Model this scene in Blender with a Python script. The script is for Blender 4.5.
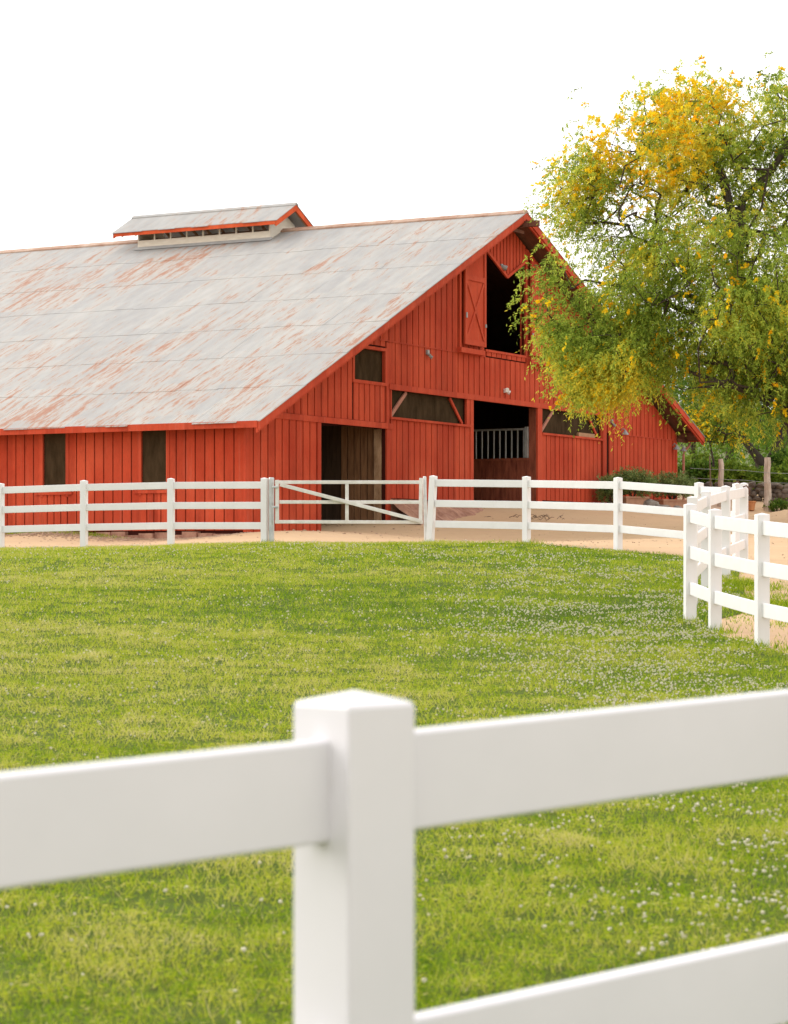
import bpy, bmesh, math, random
import numpy as np
from mathutils import Vector, Matrix, noise as mnoise
R = math.radians
rng = np.random.default_rng(7); random.seed(7)
for o in list(bpy.data.objects): bpy.data.objects.remove(o)
SC = bpy.context.scene; COL = SC.collection

# ------------------------------------------------------------------ camera, light, exposure
cam = bpy.data.objects.new('camera', bpy.data.cameras.new('camera')); COL.objects.link(cam)
cam.location = (0, 0, 0); cam.rotation_euler = (R(90), 0, 0)
cd = cam.data; cd.sensor_fit = 'VERTICAL'; cd.sensor_height = 36; cd.lens = 84.375; cd.shift_y = 44/1024
cd.clip_start = .1; cd.clip_end = 4000
cd.dof.use_dof = True; cd.dof.focus_distance = 52; cd.dof.aperture_fstop = 7.0
SC.camera = cam
SUN_EL, SUN_AZ = 28, 300          # azimuth clockwise from +Y (low, to the camera's left)
w = bpy.data.worlds.new("World"); SC.world = w; w.use_nodes = True
nt = w.node_tree; nt.nodes.clear()
sky = nt.nodes.new('ShaderNodeTexSky'); sky.sky_type = 'NISHITA'; sky.sun_disc = False
sky.sun_elevation = R(SUN_EL); sky.sun_rotation = R(SUN_AZ); sky.dust_density = 6; sky.air_density = 1.4; sky.ozone_density = 1
hs = nt.nodes.new('ShaderNodeHueSaturation'); hs.inputs['Saturation'].default_value = .12
bg = nt.nodes.new('ShaderNodeBackground'); bg.inputs['Strength'].default_value = .15
wo = nt.nodes.new('ShaderNodeOutputWorld')
nt.links.new(sky.outputs[0], hs.inputs['Color']); cl = nt.nodes.new('ShaderNodeMix'); cl.data_type = 'RGBA'; cl.inputs[0].default_value = .78   # thin bright cloud over the whole sky
cl.inputs[7].default_value = (5.2, 5.02, 4.92, 1)
nt.links.new(hs.outputs[0], cl.inputs[6]); nt.links.new(cl.outputs[2], bg.inputs[0]); nt.links.new(bg.outputs[0], wo.inputs[0])
sl = bpy.data.lights.new('sun', 'SUN'); sl.energy = .4; sl.angle = R(30); sl.color = (1, .90, .80)
so = bpy.data.objects.new('sun', sl); COL.objects.link(so)
az = R(SUN_AZ); el = R(SUN_EL)
sd = Vector((math.sin(az)*math.cos(el), math.cos(az)*math.cos(el), math.sin(el)))
so.rotation_euler = sd.to_track_quat('Z', 'Y').to_euler(); so.location = (0, -5, 30)
vs = SC.view_settings; vs.view_transform = 'Standard'; vs.look = 'None'; vs.gamma = 1; vs.exposure = 1.24
vs.use_curve_mapping = False
SC.cycles.max_bounces = 6; SC.cycles.use_denoising = True

F, HZ, CX = 2400., 556., 394.      # lens in pixels, horizon row, centre column (used to measure places)
def at(px, py, Y): return Vector(((px-CX)/F*Y, Y, (HZ-py)/F*Y))
def atx(px, Y): return (px-CX)/F*Y

# ------------------------------------------------------------------ helpers
def tag(o, label=None, cat=None, group=None, kind=None):
    if label: o['label'] = label
    if cat: o['category'] = cat
    if group: o['group'] = group
    if kind: o['kind'] = kind
    return o
def empty(name, loc, rz=0, label=None, cat=None, group=None):
    o = bpy.data.objects.new(name, None); COL.objects.link(o); o.empty_display_size = .3
    o.location = loc; o.rotation_euler = (0, 0, rz); return tag(o, label, cat, group)
class MB:
    def __init__(s, off=(0, 0, 0)): s.v = []; s.f = []; s.off = Vector(off)
    def add(s, vs, fs):
        n = len(s.v); s.v += [tuple(Vector(v)-s.off) for v in vs]; s.f += [tuple(i+n for i in f) for f in fs]
    def box(s, x0, x1, y0, y1, z0, z1):
        s.hexa([(x0,y0,z0),(x1,y0,z0),(x1,y1,z0),(x0,y1,z0),(x0,y0,z1),(x1,y0,z1),(x1,y1,z1),(x0,y1,z1)])
    def hexa(s, p): s.add(p, [(0,3,2,1),(4,5,6,7),(0,1,5,4),(1,2,6,5),(2,3,7,6),(3,0,4,7)])
    def slab(s, poly, y0, y1):           # poly in (x,z), extruded in y
        n = len(poly); vs = [(a, y0, b) for a, b in poly]+[(a, y1, b) for a, b in poly]
        s.add(vs, [tuple(range(n)), tuple(range(2*n-1, n-1, -1))]+[(i, i+n, (i+1) % n+n, (i+1) % n) for i in range(n)])
    def beam(s, a, b, w, h, up=(0, 0, 1)):   # rectangular bar from a to b
        a = Vector(a); b = Vector(b); d = (b-a).normalized(); sx = d.cross(Vector(up)).normalized(); uz = sx.cross(d)
        p = []
        for c in (a, b):
            for i, j in ((-1,-1),(1,-1),(1,1),(-1,1)): p.append(c+sx*(w/2*i)+uz*(h/2*j))
        s.add(p, [(3,2,1,0),(4,5,6,7),(0,1,5,4),(1,2,6,5),(2,3,7,6),(3,0,4,7)])
    def tube(s, pts, rad, n=8, cap=True):
        pts = [Vector(p) for p in pts]; rad = [rad]*len(pts) if not hasattr(rad, '__len__') else rad
        vs = []
        for i, p in enumerate(pts):
            d = (pts[min(i+1, len(pts)-1)]-pts[max(i-1, 0)]).normalized()
            a = d.cross(Vector((0, 0, 1)) if abs(d.z) < .9 else Vector((1, 0, 0))).normalized(); b = d.cross(a)
            vs += [p+(a*math.cos(2*math.pi*k/n)+b*math.sin(2*math.pi*k/n))*rad[i] for k in range(n)]
        fs = [(i*n+k, i*n+(k+1) % n, (i+1)*n+(k+1) % n, (i+1)*n+k) for i in range(len(pts)-1) for k in range(n)]
        if cap: fs += [tuple(range(n-1, -1, -1)), tuple(range((len(pts)-1)*n, len(pts)*n))]
        s.add(vs, fs)
    def lathe(s, c, prof, n=16):
        c = Vector(c); vs = []
        for r, z in prof: vs += [c+Vector((r*math.cos(2*math.pi*k/n), r*math.sin(2*math.pi*k/n), z)) for k in range(n)]
        fs = [(i*n+k, i*n+(k+1) % n, (i+1)*n+(k+1) % n, (i+1)*n+k) for i in range(len(prof)-1) for k in range(n)]
        fs += [tuple(range(n-1, -1, -1)), tuple(range((len(prof)-1)*n, len(prof)*n))]
        s.add(vs, fs)
    def build(s, name, mat, parent=None, bevel=0, smooth=False, seg=2):
        me = bpy.data.meshes.new(name); me.from_pydata(s.v, [], s.f)
        bm = bmesh.new(); bm.from_mesh(me); bmesh.ops.recalc_face_normals(bm, faces=bm.faces)
        if bevel: bmesh.ops.bevel(bm, geom=[e for e in bm.edges if e.is_manifold and e.calc_face_angle(0) > .6], offset=bevel, segments=seg, affect='EDGES', profile=.5)
        bm.to_mesh(me); bm.free(); me.materials.append(mat)
        if smooth or bevel:
            for p in me.polygons: p.use_smooth = True
        if bevel:
            o_mod = True
        o = bpy.data.objects.new(name, me); COL.objects.link(o)
        if bevel:
            md = o.modifiers.new('wn', 'WEIGHTED_NORMAL'); md.keep_sharp = False
        if parent: o.parent = parent
        return o
def np_mesh(name, verts, k, mat, parent=None, attrs=None, smooth=False):
    """verts (n*k,3): n separate k-gons"""
    nv = len(verts); n = nv//k
    me = bpy.data.meshes.new(name); me.vertices.add(nv); me.loops.add(nv); me.polygons.add(n)
    me.vertices.foreach_set('co', np.ascontiguousarray(verts, dtype=np.float32).ravel())
    me.loops.foreach_set('vertex_index', np.arange(nv, dtype=np.int32))
    me.polygons.foreach_set('loop_start', np.arange(0, nv, k, dtype=np.int32))
    me.update(calc_edges=True)
    for an, av in (attrs or {}).items():
        a = me.attributes.new(an, 'FLOAT', 'FACE'); a.data.foreach_set('value', np.ascontiguousarray(av, dtype=np.float32))
    me.materials.append(mat)
    o = bpy.data.objects.new(name, me); COL.objects.link(o)
    if parent: o.parent = parent
    return o
def vnoise(x, y, s, seed=0):
    g = np.random.default_rng(seed).random((64, 64)); x = np.asarray(x)/s+1000; y = np.asarray(y)/s+1000
    xi = np.floor(x).astype(int); yi = np.floor(y).astype(int); fx = x-xi; fy = y-yi
    fx = fx*fx*(3-2*fx); fy = fy*fy*(3-2*fy); q = lambda i, j: g[i % 64, j % 64]
    return (q(xi, yi)*(1-fx)+q(xi+1, yi)*fx)*(1-fy)+(q(xi, yi+1)*(1-fx)+q(xi+1, yi+1)*fx)*fy

# ------------------------------------------------------------------ materials
class NT:
    def __init__(s, name):
        s.m = bpy.data.materials.new(name); s.m.use_nodes = True; s.t = s.m.node_tree; s.t.nodes.clear()
        s.out = s.n('ShaderNodeOutputMaterial'); s.b = s.n('ShaderNodeBsdfPrincipled'); s.l(s.b.outputs[0], s.out.inputs[0])
    def n(s, t, **k):
        x = s.t.nodes.new(t)
        for a, v in k.items(): setattr(x, a, v)
        return x
    def l(s, a, b): s.t.links.new(a, b)
    def coord(s, scale=(1, 1, 1), kind='Object'):
        c = s.n('ShaderNodeTexCoord'); m = s.n('ShaderNodeMapping'); m.inputs['Scale'].default_value = scale
        s.l(c.outputs[kind], m.inputs[0]); return m.outputs[0]
    def noise(s, vec, scale, detail=4, rough=.55):
        x = s.n('ShaderNodeTexNoise'); x.inputs['Scale'].default_value = scale; x.inputs['Detail'].default_value = detail
        x.inputs['Roughness'].default_value = rough; s.l(vec, x.inputs['Vector']); return x.outputs['Fac']
    def ramp(s, fac, stops):
        r = s.n('ShaderNodeValToRGB'); e = r.color_ramp.elements
        while len(e) < len(stops): e.new(.5)
        for i, (p, c) in enumerate(stops): e[i].position = p; e[i].color = (*c, 1) if len(c) == 3 else c
        s.l(fac, r.inputs[0]); return r.outputs[0]
    def mix(s, f, a, b, mode='MIX'):
        x = s.n('ShaderNodeMix', data_type='RGBA', blend_type=mode)
        for v, i in ((f, 0), (a, 6), (b, 7)):
            if hasattr(v, 'links'): s.l(v, x.inputs[i])
            else: x.inputs[i].default_value = v if i == 0 else (*v, 1)
        return x.outputs[2]
    def math(s, op, a, b=0, clamp=False):
        x = s.n('ShaderNodeMath', operation=op); x.use_clamp = clamp
        for v, i in ((a, 0), (b, 1)):
            if hasattr(v, 'links'): s.l(v, x.inputs[i])
            else: x.inputs[i].default_value = v
        return x.outputs[0]
    def bump(s, h, strength=.3, dist=.02):
        x = s.n('ShaderNodeBump'); x.inputs['Strength'].default_value = strength; x.inputs['Distance'].default_value = dist
        s.l(h, x.inputs['Height']); s.l(x.outputs[0], s.b.inputs['Normal'])
    def done(s, col=None, rough=.7, metal=0, spec=.5):
        if col is not None:
            if hasattr(col, 'links'): s.l(col, s.b.inputs['Base Color'])
            else: s.b.inputs['Base Color'].default_value = (*col, 1)
        if hasattr(rough, 'links'): s.l(rough, s.b.inputs['Roughness'])
        else: s.b.inputs['Roughness'].default_value = rough
        s.b.inputs['Metallic'].default_value = metal; s.b.inputs['Specular IOR Level'].default_value = spec
        return s.m
BLACK0 = (0, 0, 0); W1 = (1, 1, 1)

def m_red(name, c1, c2, c3):
    t = NT(name); co = t.coord(); a = t.noise(co, .7, 5); st = t.noise(t.coord((9, 9, .5)), 1.2, 5, .6); fi = t.noise(t.coord((30, 30, 4)), 2, 4, .7)
    c = t.mix(t.ramp(a, [(.3, BLACK0), (.75, W1)]), c1, c2); c = t.mix(t.ramp(st, [(.55, BLACK0), (.85, (.55,)*3)]), c, c3)
    dk = t.noise(t.coord((3.2, 3.2, .9)), 1.1, 6, .7); c = t.mix(t.ramp(dk, [(.5, BLACK0), (.78, (.55,)*3)]), c, tuple(k*.55 for k in c1))
    c = t.mix(.32, c, t.ramp(fi, [(.3, (.18, .02, .01)), (.7, (.62, .12, .07))]), 'OVERLAY')
    co2 = t.coord(); sp_ = t.n('ShaderNodeSeparateXYZ'); t.l(co2, sp_.inputs[0]); cb_ = t.n('ShaderNodeCombineXYZ')   # every board has its own tone
    t.l(t.math('FLOOR', t.math('MULTIPLY', sp_.outputs[0], 1/.355)), cb_.inputs[0]); t.l(t.math('FLOOR', t.math('MULTIPLY', sp_.outputs[1], 1/.30)), cb_.inputs[1])
    wn = t.n('ShaderNodeTexWhiteNoise', noise_dimensions='2D'); t.l(cb_.outputs[0], wn.inputs['Vector'])
    c = t.mix(1, c, t.ramp(wn.outputs[0], [(0, (.84, .80, .80)), (.5, (.97, .97, .97)), (1, (1.05, 1.1, 1.1))]), 'MULTIPLY')
    t.bump(fi, .35, .006); return t.done(c, .85, 0, .14)
RED = m_red('barn_red_paint', (.46, .068, .028), (.56, .115, .052), (.52, .19, .125))
TRIM = m_red('barn_red_trim', (.47, .074, .033), (.56, .118, .058), (.54, .20, .135))
def m_groove():
    t = NT('siding_groove'); return t.done((.045, .009, .006), .9, 0, .1)
GROOVE = m_groove()
def m_roof():
    t = NT('galvanised_roof_sheet'); co = t.coord()
    sep = t.n('ShaderNodeSeparateXYZ'); t.l(co, sep.inputs[0]); u, v = sep.outputs[0], sep.outputs[1]
    cell = t.n('ShaderNodeCombineXYZ'); t.l(t.math('FLOOR', t.math('MULTIPLY', v, 1/.68)), cell.inputs[0]); t.l(t.math('FLOOR', t.math('MULTIPLY', u, 1/2.2)), cell.inputs[1])
    wn = t.n('ShaderNodeTexWhiteNoise', noise_dimensions='2D'); t.l(cell.outputs[0], wn.inputs['Vector'])
    st = t.noise(t.coord((.75, 4.6, .5)), 1.0, 8, .72)              # streaks down the slope
    fine = t.noise(t.coord((1.6, 12, 2)), 1.6, 6, .72)
    big = t.noise(t.coord((.16, .22, .2)), 1.0, 3, .5); up = t.math('MULTIPLY', u, .012)
    k = t.math('ADD', t.math('ADD', t.math('MULTIPLY', st, .58), t.math('MULTIPLY', fine, .36)), t.math('MULTIPLY', big, .22))
    k = t.math('ADD', k, t.math('MULTIPLY', t.math('SUBTRACT', wn.outputs[0], .5), .055))
    base = t.ramp(t.noise(t.coord((.8, 2.5, 1)), 1.3, 5, .6), [(.3, (.30, .306, .305)), (.7, (.385, .387, .382))])
    sp = t.noise(t.coord((5, 17, 3)), 1.4, 8, .8); base = t.mix(t.ramp(sp, [(.47, BLACK0), (.68, (.7,)*3)]), base, (.40, .35, .29))
    tint = t.ramp(wn.outputs[0], [(0, (.9, .9, .9)), (1, (1.04, 1.03, 1.0))])
    base = t.mix(1, base, tint, 'MULTIPLY')
    c = t.mix(t.ramp(k, [(.57, BLACK0), (.66, (.55,)*3)]), base, (.38, .27, .19))
    c = t.mix(t.ramp(k, [(.615, BLACK0), (.68, (.9,)*3)]), c, (.31, .13, .07))
    # corrugation
    wv = t.math('SINE', t.math('MULTIPLY', v, 2*math.pi/.076)); t.bump(wv, .35, .012)
    return t.done(c, .62, 0.0, .35)
ROOF = m_roof()
def m_plain(name, c1, c2, sc=3, rough=.8, stretch=(1, 1, 1), bump=.2, spec=.3, metal=0, bd=.01):
    t = NT(name); n = t.noise(t.coord(stretch), sc, 6, .65); t.bump(n, bump, bd)
    return t.done(t.ramp(n, [(.3, c1), (.7, c2)]), rough, metal, spec)
WHITE = m_plain('white_vinyl', (.665, .66, .68), (.715, .705, .73), 2.2, .38, bump=.03, spec=.4)
def m_vinyl():
    t = NT('white_vinyl_weathered'); n = t.noise(t.coord(), 3.5, 5); g = t.noise(t.coord((6, 6, 1.5)), 2.5, 6, .7)
    c = t.ramp(n, [(.3, (.71, .70, .695)), (.7, (.755, .75, .75))]); c = t.mix(t.ramp(g, [(.62, BLACK0), (.85, (.35,)*3)]), c, (.50, .47, .40))
    return t.done(c, .42, 0, .4)
VINYL = m_vinyl()
GATEW = m_plain('chipped_white_gate_paint', (.56, .53, .47), (.74, .73, .70), 5, .5, bump=.08)
GALV = m_plain('galvanised_steel', (.36, .38, .38), (.58, .60, .60), 9, .42, (1, 1, .5), .05, .5, .55)
GLOOMW = m_plain('interior_gloom_wood', (.030, .018, .010), (.075, .045, .026), 2.5, .9, (5, 5, .5), .4)  # near-black brown, inside darkness painted into the wood
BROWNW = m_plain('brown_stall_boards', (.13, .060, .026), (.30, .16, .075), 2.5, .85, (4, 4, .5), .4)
STALL_JAMB_RED = m_plain('dull_red_stall_and_shaded_jamb', (.14, .032, .018), (.34, .10, .055), 2.5, .85, (3, 3, .6), .3)  # red of the stall boards, also painted shade on the door jamb
def m_mesh():
    t = NT('brown_shade_cloth'); n = t.noise(t.coord((2, 2, .7)), 2, 5, .6); g = t.noise(t.coord(), 60, 2)
    c = t.ramp(n, [(.3, (.030, .020, .010)), (.75, (.075, .050, .028))]); t.bump(g, .3, .004); return t.done(c, 1, 0, .03)
SCREEN = m_mesh()
CREAM = m_plain('cream_cupola_boards', (.68, .63, .53), (.80, .76, .66), 3, .8, (1, 1, 3), .1)
ORANGE = m_red('cupola_orange_trim', (.62, .13, .045), (.66, .15, .055), (.55, .16, .09))
OLDW = m_plain('weathered_grey_post', (.27, .21, .165), (.60, .50, .41), 3, .9, (6, 6, .7), .8, bd=.02)
STONE = m_plain('dark_field_stone', (.055, .042, .034), (.20, .155, .12), 2.2, .9, bump=.6, bd=.03)
ROCK = m_plain('grey_brown_rock', (.13, .115, .10), (.33, .29, .25), 4, .9, bump=.6, bd=.02)
FOUND = m_plain('reddish_dirty_footing', (.22, .10, .07), (.50, .29, .20), 3.2, .95, bump=.9, bd=.05)
TERRA = m_plain('planter_clay', (.36, .19, .125), (.50, .30, .20), 4, .85)
BARK = m_plain('dark_bark', (.028, .022, .017), (.085, .065, .048), 5, .95, (3, 3, .8), .9, bd=.03)
BLK = m_plain('black_metal', (.02, .02, .02), (.05, .05, .05), 6, .5)
GREYP = m_plain('grey_fixture_plastic', (.22, .23, .23), (.34, .35, .35), 6, .5)
WHP = m_plain('white_fixture_plastic', (.70, .70, .69), (.78, .78, .77), 6, .4)
RUSTD = m_plain('rusty_downspout', (.30, .12, .08), (.42, .19, .13), 5, .7)
TWIG = m_plain('dry_twigs', (.13, .09, .06), (.26, .19, .13), 9, .9)
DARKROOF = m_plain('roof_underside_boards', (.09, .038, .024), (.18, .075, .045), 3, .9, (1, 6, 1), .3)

def m_leaf(name, stops, trans=.35, rough=.55):
    t = NT(name); a = t.n('ShaderNodeAttribute', attribute_name='v'); c = t.ramp(a.outputs['Fac'], stops)
    t.done(c, rough, 0, .06); tr = t.n('ShaderNodeBsdfTranslucent'); t.l(c, tr.inputs[0])
    mx = t.n('ShaderNodeMixShader'); mx.inputs[0].default_value = trans
    t.l(t.b.outputs[0], mx.inputs[1]); t.l(tr.outputs[0], mx.inputs[2]); t.l(mx.outputs[0], t.out.inputs[0]); return t.m
LEAF = m_leaf('feathery_leaf', [(0, (.09, .14, .02)), (.3, (.26, .37, .05)), (.65, (.48, .58, .09)), (1, (.84, .70, .07))], .5)
YEL = m_leaf('yellow_blossom', [(0, (.80, .62, .03)), (.5, (.92, .68, .02)), (1, (.92, .54, .02))], .5)
LEAFD = m_leaf('deep_green_leaf', [(0, (.03, .07, .012)), (.5, (.10, .19, .025)), (1, (.24, .33, .05))], .38)
LEAFY = m_leaf('yellow_green_leaf', [(0, (.07, .12, .015)), (.5, (.18, .27, .03)), (1, (.36, .43, .06))], .4)
LEAFG = m_leaf('fresh_green_leaf', [(0, (.04, .10, .012)), (.5, (.13, .27, .03)), (1, (.30, .44, .06))], .4)
LEAFB = m_leaf('grey_green_leaf', [(0, (.09, .14, .045)), (.5, (.21, .29, .09)), (1, (.38, .46, .19))], .35)
GRASS = m_leaf('grass_blade', [(0, (.075, .165, .006)), (.3, (.25, .375, .012)), (.6, (.46, .49, .038)), (.85, (.55, .52, .12)), (1, (.62, .55, .25))], .42, .6)
CLOV = m_plain('clover_petals', (.50, .47, .33), (.72, .68, .53), 30, .7)

def m_dirt():
    t = NT('tan_dirt'); co = t.coord(); a = t.noise(co, .22, 5); b = t.noise(co, 3.5, 6, .7); c_ = t.noise(co, 38, 3, .7)
    tr = t.noise(t.coord((.12, 1.4, 1)), 1.1, 4)
    c = t.mix(t.ramp(a, [(.35, BLACK0), (.65, W1)]), (.58, .41, .25), (.52, .355, .215))
    c = t.mix(t.ramp(b, [(.5, BLACK0), (.8, (.5,)*3)]), c, (.46, .31, .19)); c = t.mix(t.ramp(c_, [(.58, BLACK0), (.75, (.4,)*3)]), c, (.50, .36, .25))
    c = t.mix(t.ramp(tr, [(.5, BLACK0), (.62, (.35,)*3)]), c, (.50, .34, .225))
    t.bump(t.math('ADD', b, t.math('MULTIPLY', c_, .3)), .6, .04); return t.done(c, .95, 0, .1)
DIRT = m_dirt()
PATH = m_plain('pale_packed_path', (.44, .31, .21), (.55, .40, .29), 2, .95, bump=.3)
def m_lawn():
    t = NT('lawn_soil'); co = t.coord(); a = t.noise(co, .5, 5); b = t.noise(co, 9, 5, .7)
    c = t.mix(a, (.06, .10, .010), (.11, .15, .02)); c = t.mix(t.ramp(b, [(.45, BLACK0), (.7, (.5,)*3)]), c, (.07, .055, .025)); t.bump(b, .6, .03)
    return t.done(c, .95, 0, .1)
LAWN = m_lawn()

# ------------------------------------------------------------------ terrain
BA = math.atan2(2400, 1331); BP = Vector((atx(245, 62), 62, .6))
def bw(u, v, z=0): return Vector((BP.x+math.cos(BA)*u-math.sin(BA)*v, BP.y+math.sin(BA)*u+math.cos(BA)*v, z))
tp = []
def P(x, y, z): tp.append((x, y, z))
P(-.06, 3.53, -1.59); P(3, 6, -1.5); P(-5, 5, -1.5); P(0, -10, -1.8); P(-30, -5, -1.7); P(30, -5, -1.9)
P(3.71, 24.2, -.93); P(3.56, 26.6, -.845); P(3.42, 27.7, -.765); P(4.2, 22.1, -1.06); P(5, 18, -1.22)
P(3.7, 30, -.64); P(4.3, 33, -.47); P(4.9, 35.5, -.32); P(5.62, 38.5, -.19); P(6.15, 43, -.053); P(5.53, 43.5, .03)
P(atx(618, 45.5), 45.5, .15); P(atx(527, 47.5), 47.5, .31); P(atx(432, 48.5), 48.5, .30); P(atx(267, 49), 49, .305); P(atx(171, 49.5), 49.5, .245); P(atx(84, 50), 50, .205); P(atx(0, 51), 51, .19)
P(-14, 53, .15); P(-12, 35, -.28); P(-8, 20, -.88); P(-25, 40, -.2); P(10, 15, -1.4); P(12, 30, -.6); P(12, 42, 0); P(0, 35, -.30)
for u, z in ((0, .63), (3.8, .65), (7.5, .92), (10.1, 1.13), (12.8, 1.43), (17.6, 1.58), (22.7, 1.77), (29.1, 1.93)):
    q = bw(u, -.3); P(q.x, q.y, z); q = bw(u, 6); P(q.x, q.y, z+.05); q = bw(u, -5); P(q.x, q.y, max(.42, z*.62-.0))
for v in (4, 8, 16, 28):
    q = bw(-.3, v); P(q.x, q.y, .50)
q = bw(0, -.6); P(q.x-1, q.y, .52)
P(13, 88, 2.05); P(20, 88, 2.05); P(35, 88, 2.1); P(13, 75, 1.55); P(20, 70, 1.35); P(20, 55, .6); P(15, 64, 1.1); P(30, 60, .8)
P(12, 105, 2.4); P(25, 110, 2.5); P(-40, 100, 1.5); P(-60, 60, .4); P(60, 60, .8); P(60, 110, 3.); P(0, 130, 2.6); P(-60, 140, 2.2)
P(40, 170, 4); P(0, 170, 3.2); P(60, -20, -2); P(-60, -20, -1.8)
tp = np.array(tp); tp[(tp[:, 1] > 42) & (tp[:, 1] < 53) & (abs(tp[:, 0]) < 15), 2] -= .06; CC = 2.5
def kern(d2): return np.sqrt(d2+CC*CC)
_D = ((tp[:, None, :2]-tp[None, :, :2])**2).sum(2); n_ = len(tp)
_A = np.zeros((n_+1, n_+1)); _A[:n_, :n_] = kern(_D)+np.eye(n_)*-.02; _A[n_, :n_] = 1; _A[:n_, n_] = 1
_w = np.linalg.solve(_A, np.append(tp[:, 2], 0))
def gz(x, y):
    x = np.atleast_1d(np.asarray(x, float)); y = np.atleast_1d(np.asarray(y, float)); out = np.empty(len(x))
    for i in range(0, len(x), 40000):
        d = (x[i:i+40000, None]-tp[None, :, 0])**2+(y[i:i+40000, None]-tp[None, :, 1])**2
        out[i:i+40000] = kern(d)@_w[:n_]+_w[n_]
    return out
def g1(x, y): return float(gz(x, y)[0])
def axis(segs):
    a = [];
    for lo, hi, st in segs: a += list(np.arange(lo, hi, st))
    return np.array(a+[segs[-1][1]])
gx = axis([(-2500, -200, 230), (-200, -60, 14), (-60, -20, 3), (-20, 24, .7), (24, 60, 3), (60, 200, 14), (200, 2500, 230)])
gy = axis([(-300, -20, 40), (-20, 0, 3), (0, 100, .7), (100, 190, 6), (190, 500, 40), (500, 3000, 250)])
XX, YY = np.meshgrid(gx, gy); far = np.clip((np.hypot(XX, YY-60)-110)/150, 0, 1)
ZZ = gz(np.clip(XX, -100, 100).ravel(), np.clip(YY, -40, 190).ravel()).reshape(XX.shape)
ZZ = ZZ*(1-far)+far*3+(1-far)*(vnoise(XX, YY, 1.3, 3)-.5)*.03
# lawn outline
FENCE = [(-75, 52, 484), (0, 51, 483.3), (84, 50, 480), (171, 49.5, 478), (264.5, 49, 478)]
yfx = np.array([-30, -20, atx(0, 51), atx(84, 50), atx(171, 49.5), atx(267, 49), atx(345, 48.8), atx(432, 48.6), atx(527, 47.5), atx(618, 45.6), 5.4, 8])
yfy = np.array([56, 54, 51.3, 50.3, 49.8, 49.3, 49.1, 48.8, 47.7, 45.8, 43.9, 43.0])-.42
xrY = np.array([-5, 10, 18, 21, 22.5, 24.2, 26, 27.7, 29, 31, 33, 35.5, 38.5, 41, 43.7, 60])
xrX = np.array([12, 8, 5.6, 4.6, 4.05, 3.72, 3.55, 3.62, 4.2, 4.6, 4.8, 5.1, 5.55, 5.6, 5.5, 5.4])
def lawn_y(x): return np.interp(x, yfx, yfy)
def lawn_x(y): return np.interp(y, xrY, xrX)
inl = (XX < lawn_x(YY)-.9) & (YY < lawn_y(XX)-.9) & (YY > -2.5) & (XX > -26); ZZ = ZZ-.15*inl-0.0
me = bpy.data.meshes.new('ground'); nx = len(gx); ny = len(gy)
me.from_pydata(np.stack([XX.ravel(), YY.ravel(), ZZ.ravel()], 1).tolist(), [], [(j*nx+i, j*nx+i+1, (j+1)*nx+i+1, (j+1)*nx+i) for j in range(ny-1) for i in range(nx-1)])
me.materials.append(DIRT); me.polygons.foreach_set('use_smooth', [True]*len(me.polygons))
go = bpy.data.objects.new('ground', me); COL.objects.link(go); tag(go, kind='structure')

NS, NTT = 130, 260
S, T = np.meshgrid(np.linspace(0, 1, NS), np.linspace(0, 1, NTT)); LX = -28+S*30; LY = T*50
for _ in range(12):
    LY = -4+T*(lawn_y(LX)+4); LX = -28+S*(lawn_x(LY)+28)
LZ = gz(LX.ravel(), LY.ravel()).reshape(LX.shape)+.010
me = bpy.data.meshes.new('lawn'); me.from_pydata(np.stack([LX.ravel(), LY.ravel(), LZ.ravel()], 1).tolist(), [], [(j*NS+i, j*NS+i+1, (j+1)*NS+i+1, (j+1)*NS+i) for j in range(NTT-1) for i in range(NS-1)])
me.materials.append(LAWN); me.polygons.foreach_set('use_smooth', [True]*len(me.polygons))
lo = bpy.data.objects.new('lawn', me); COL.objects.link(lo); tag(lo, kind='structure')

# pale path curving at the right
pp = []
cl = [(24, 70, 1.8), (18, 76, 1.5), (14.2, 80.5, 1.4), (11.4, 83.5, 1.3), (11.5, 88, 1.0)]
for k in range(len(cl)*8-7):
    t_ = k/8; i = min(int(t_), len(cl)-2); f_ = t_-i; pp.append([cl[i][j]*(1-f_)+cl[i+1][j]*f_ for j in range(3)])
m = MB(); vsx = []; 
for i, (x, y, ww) in enumerate(pp):
    a = pp[max(i-1, 0)]; b = pp[min(i+1, len(pp)-1)]; d = Vector((b[0]-a[0], b[1]-a[1])).normalized(); nn = Vector((-d.y, d.x))
    for k in range(5):
        q = Vector((x, y))+nn*ww*(k/4-.5)*2; vsx.append((q.x, q.y, g1(q.x, q.y)+.03))
m.add(vsx, [(i*5+k, i*5+k+1, (i+1)*5+k+1, (i+1)*5+k) for i in range(len(pp)-1) for k in range(4)])
tag(m.build('path', PATH, smooth=True), kind='structure')

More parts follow.
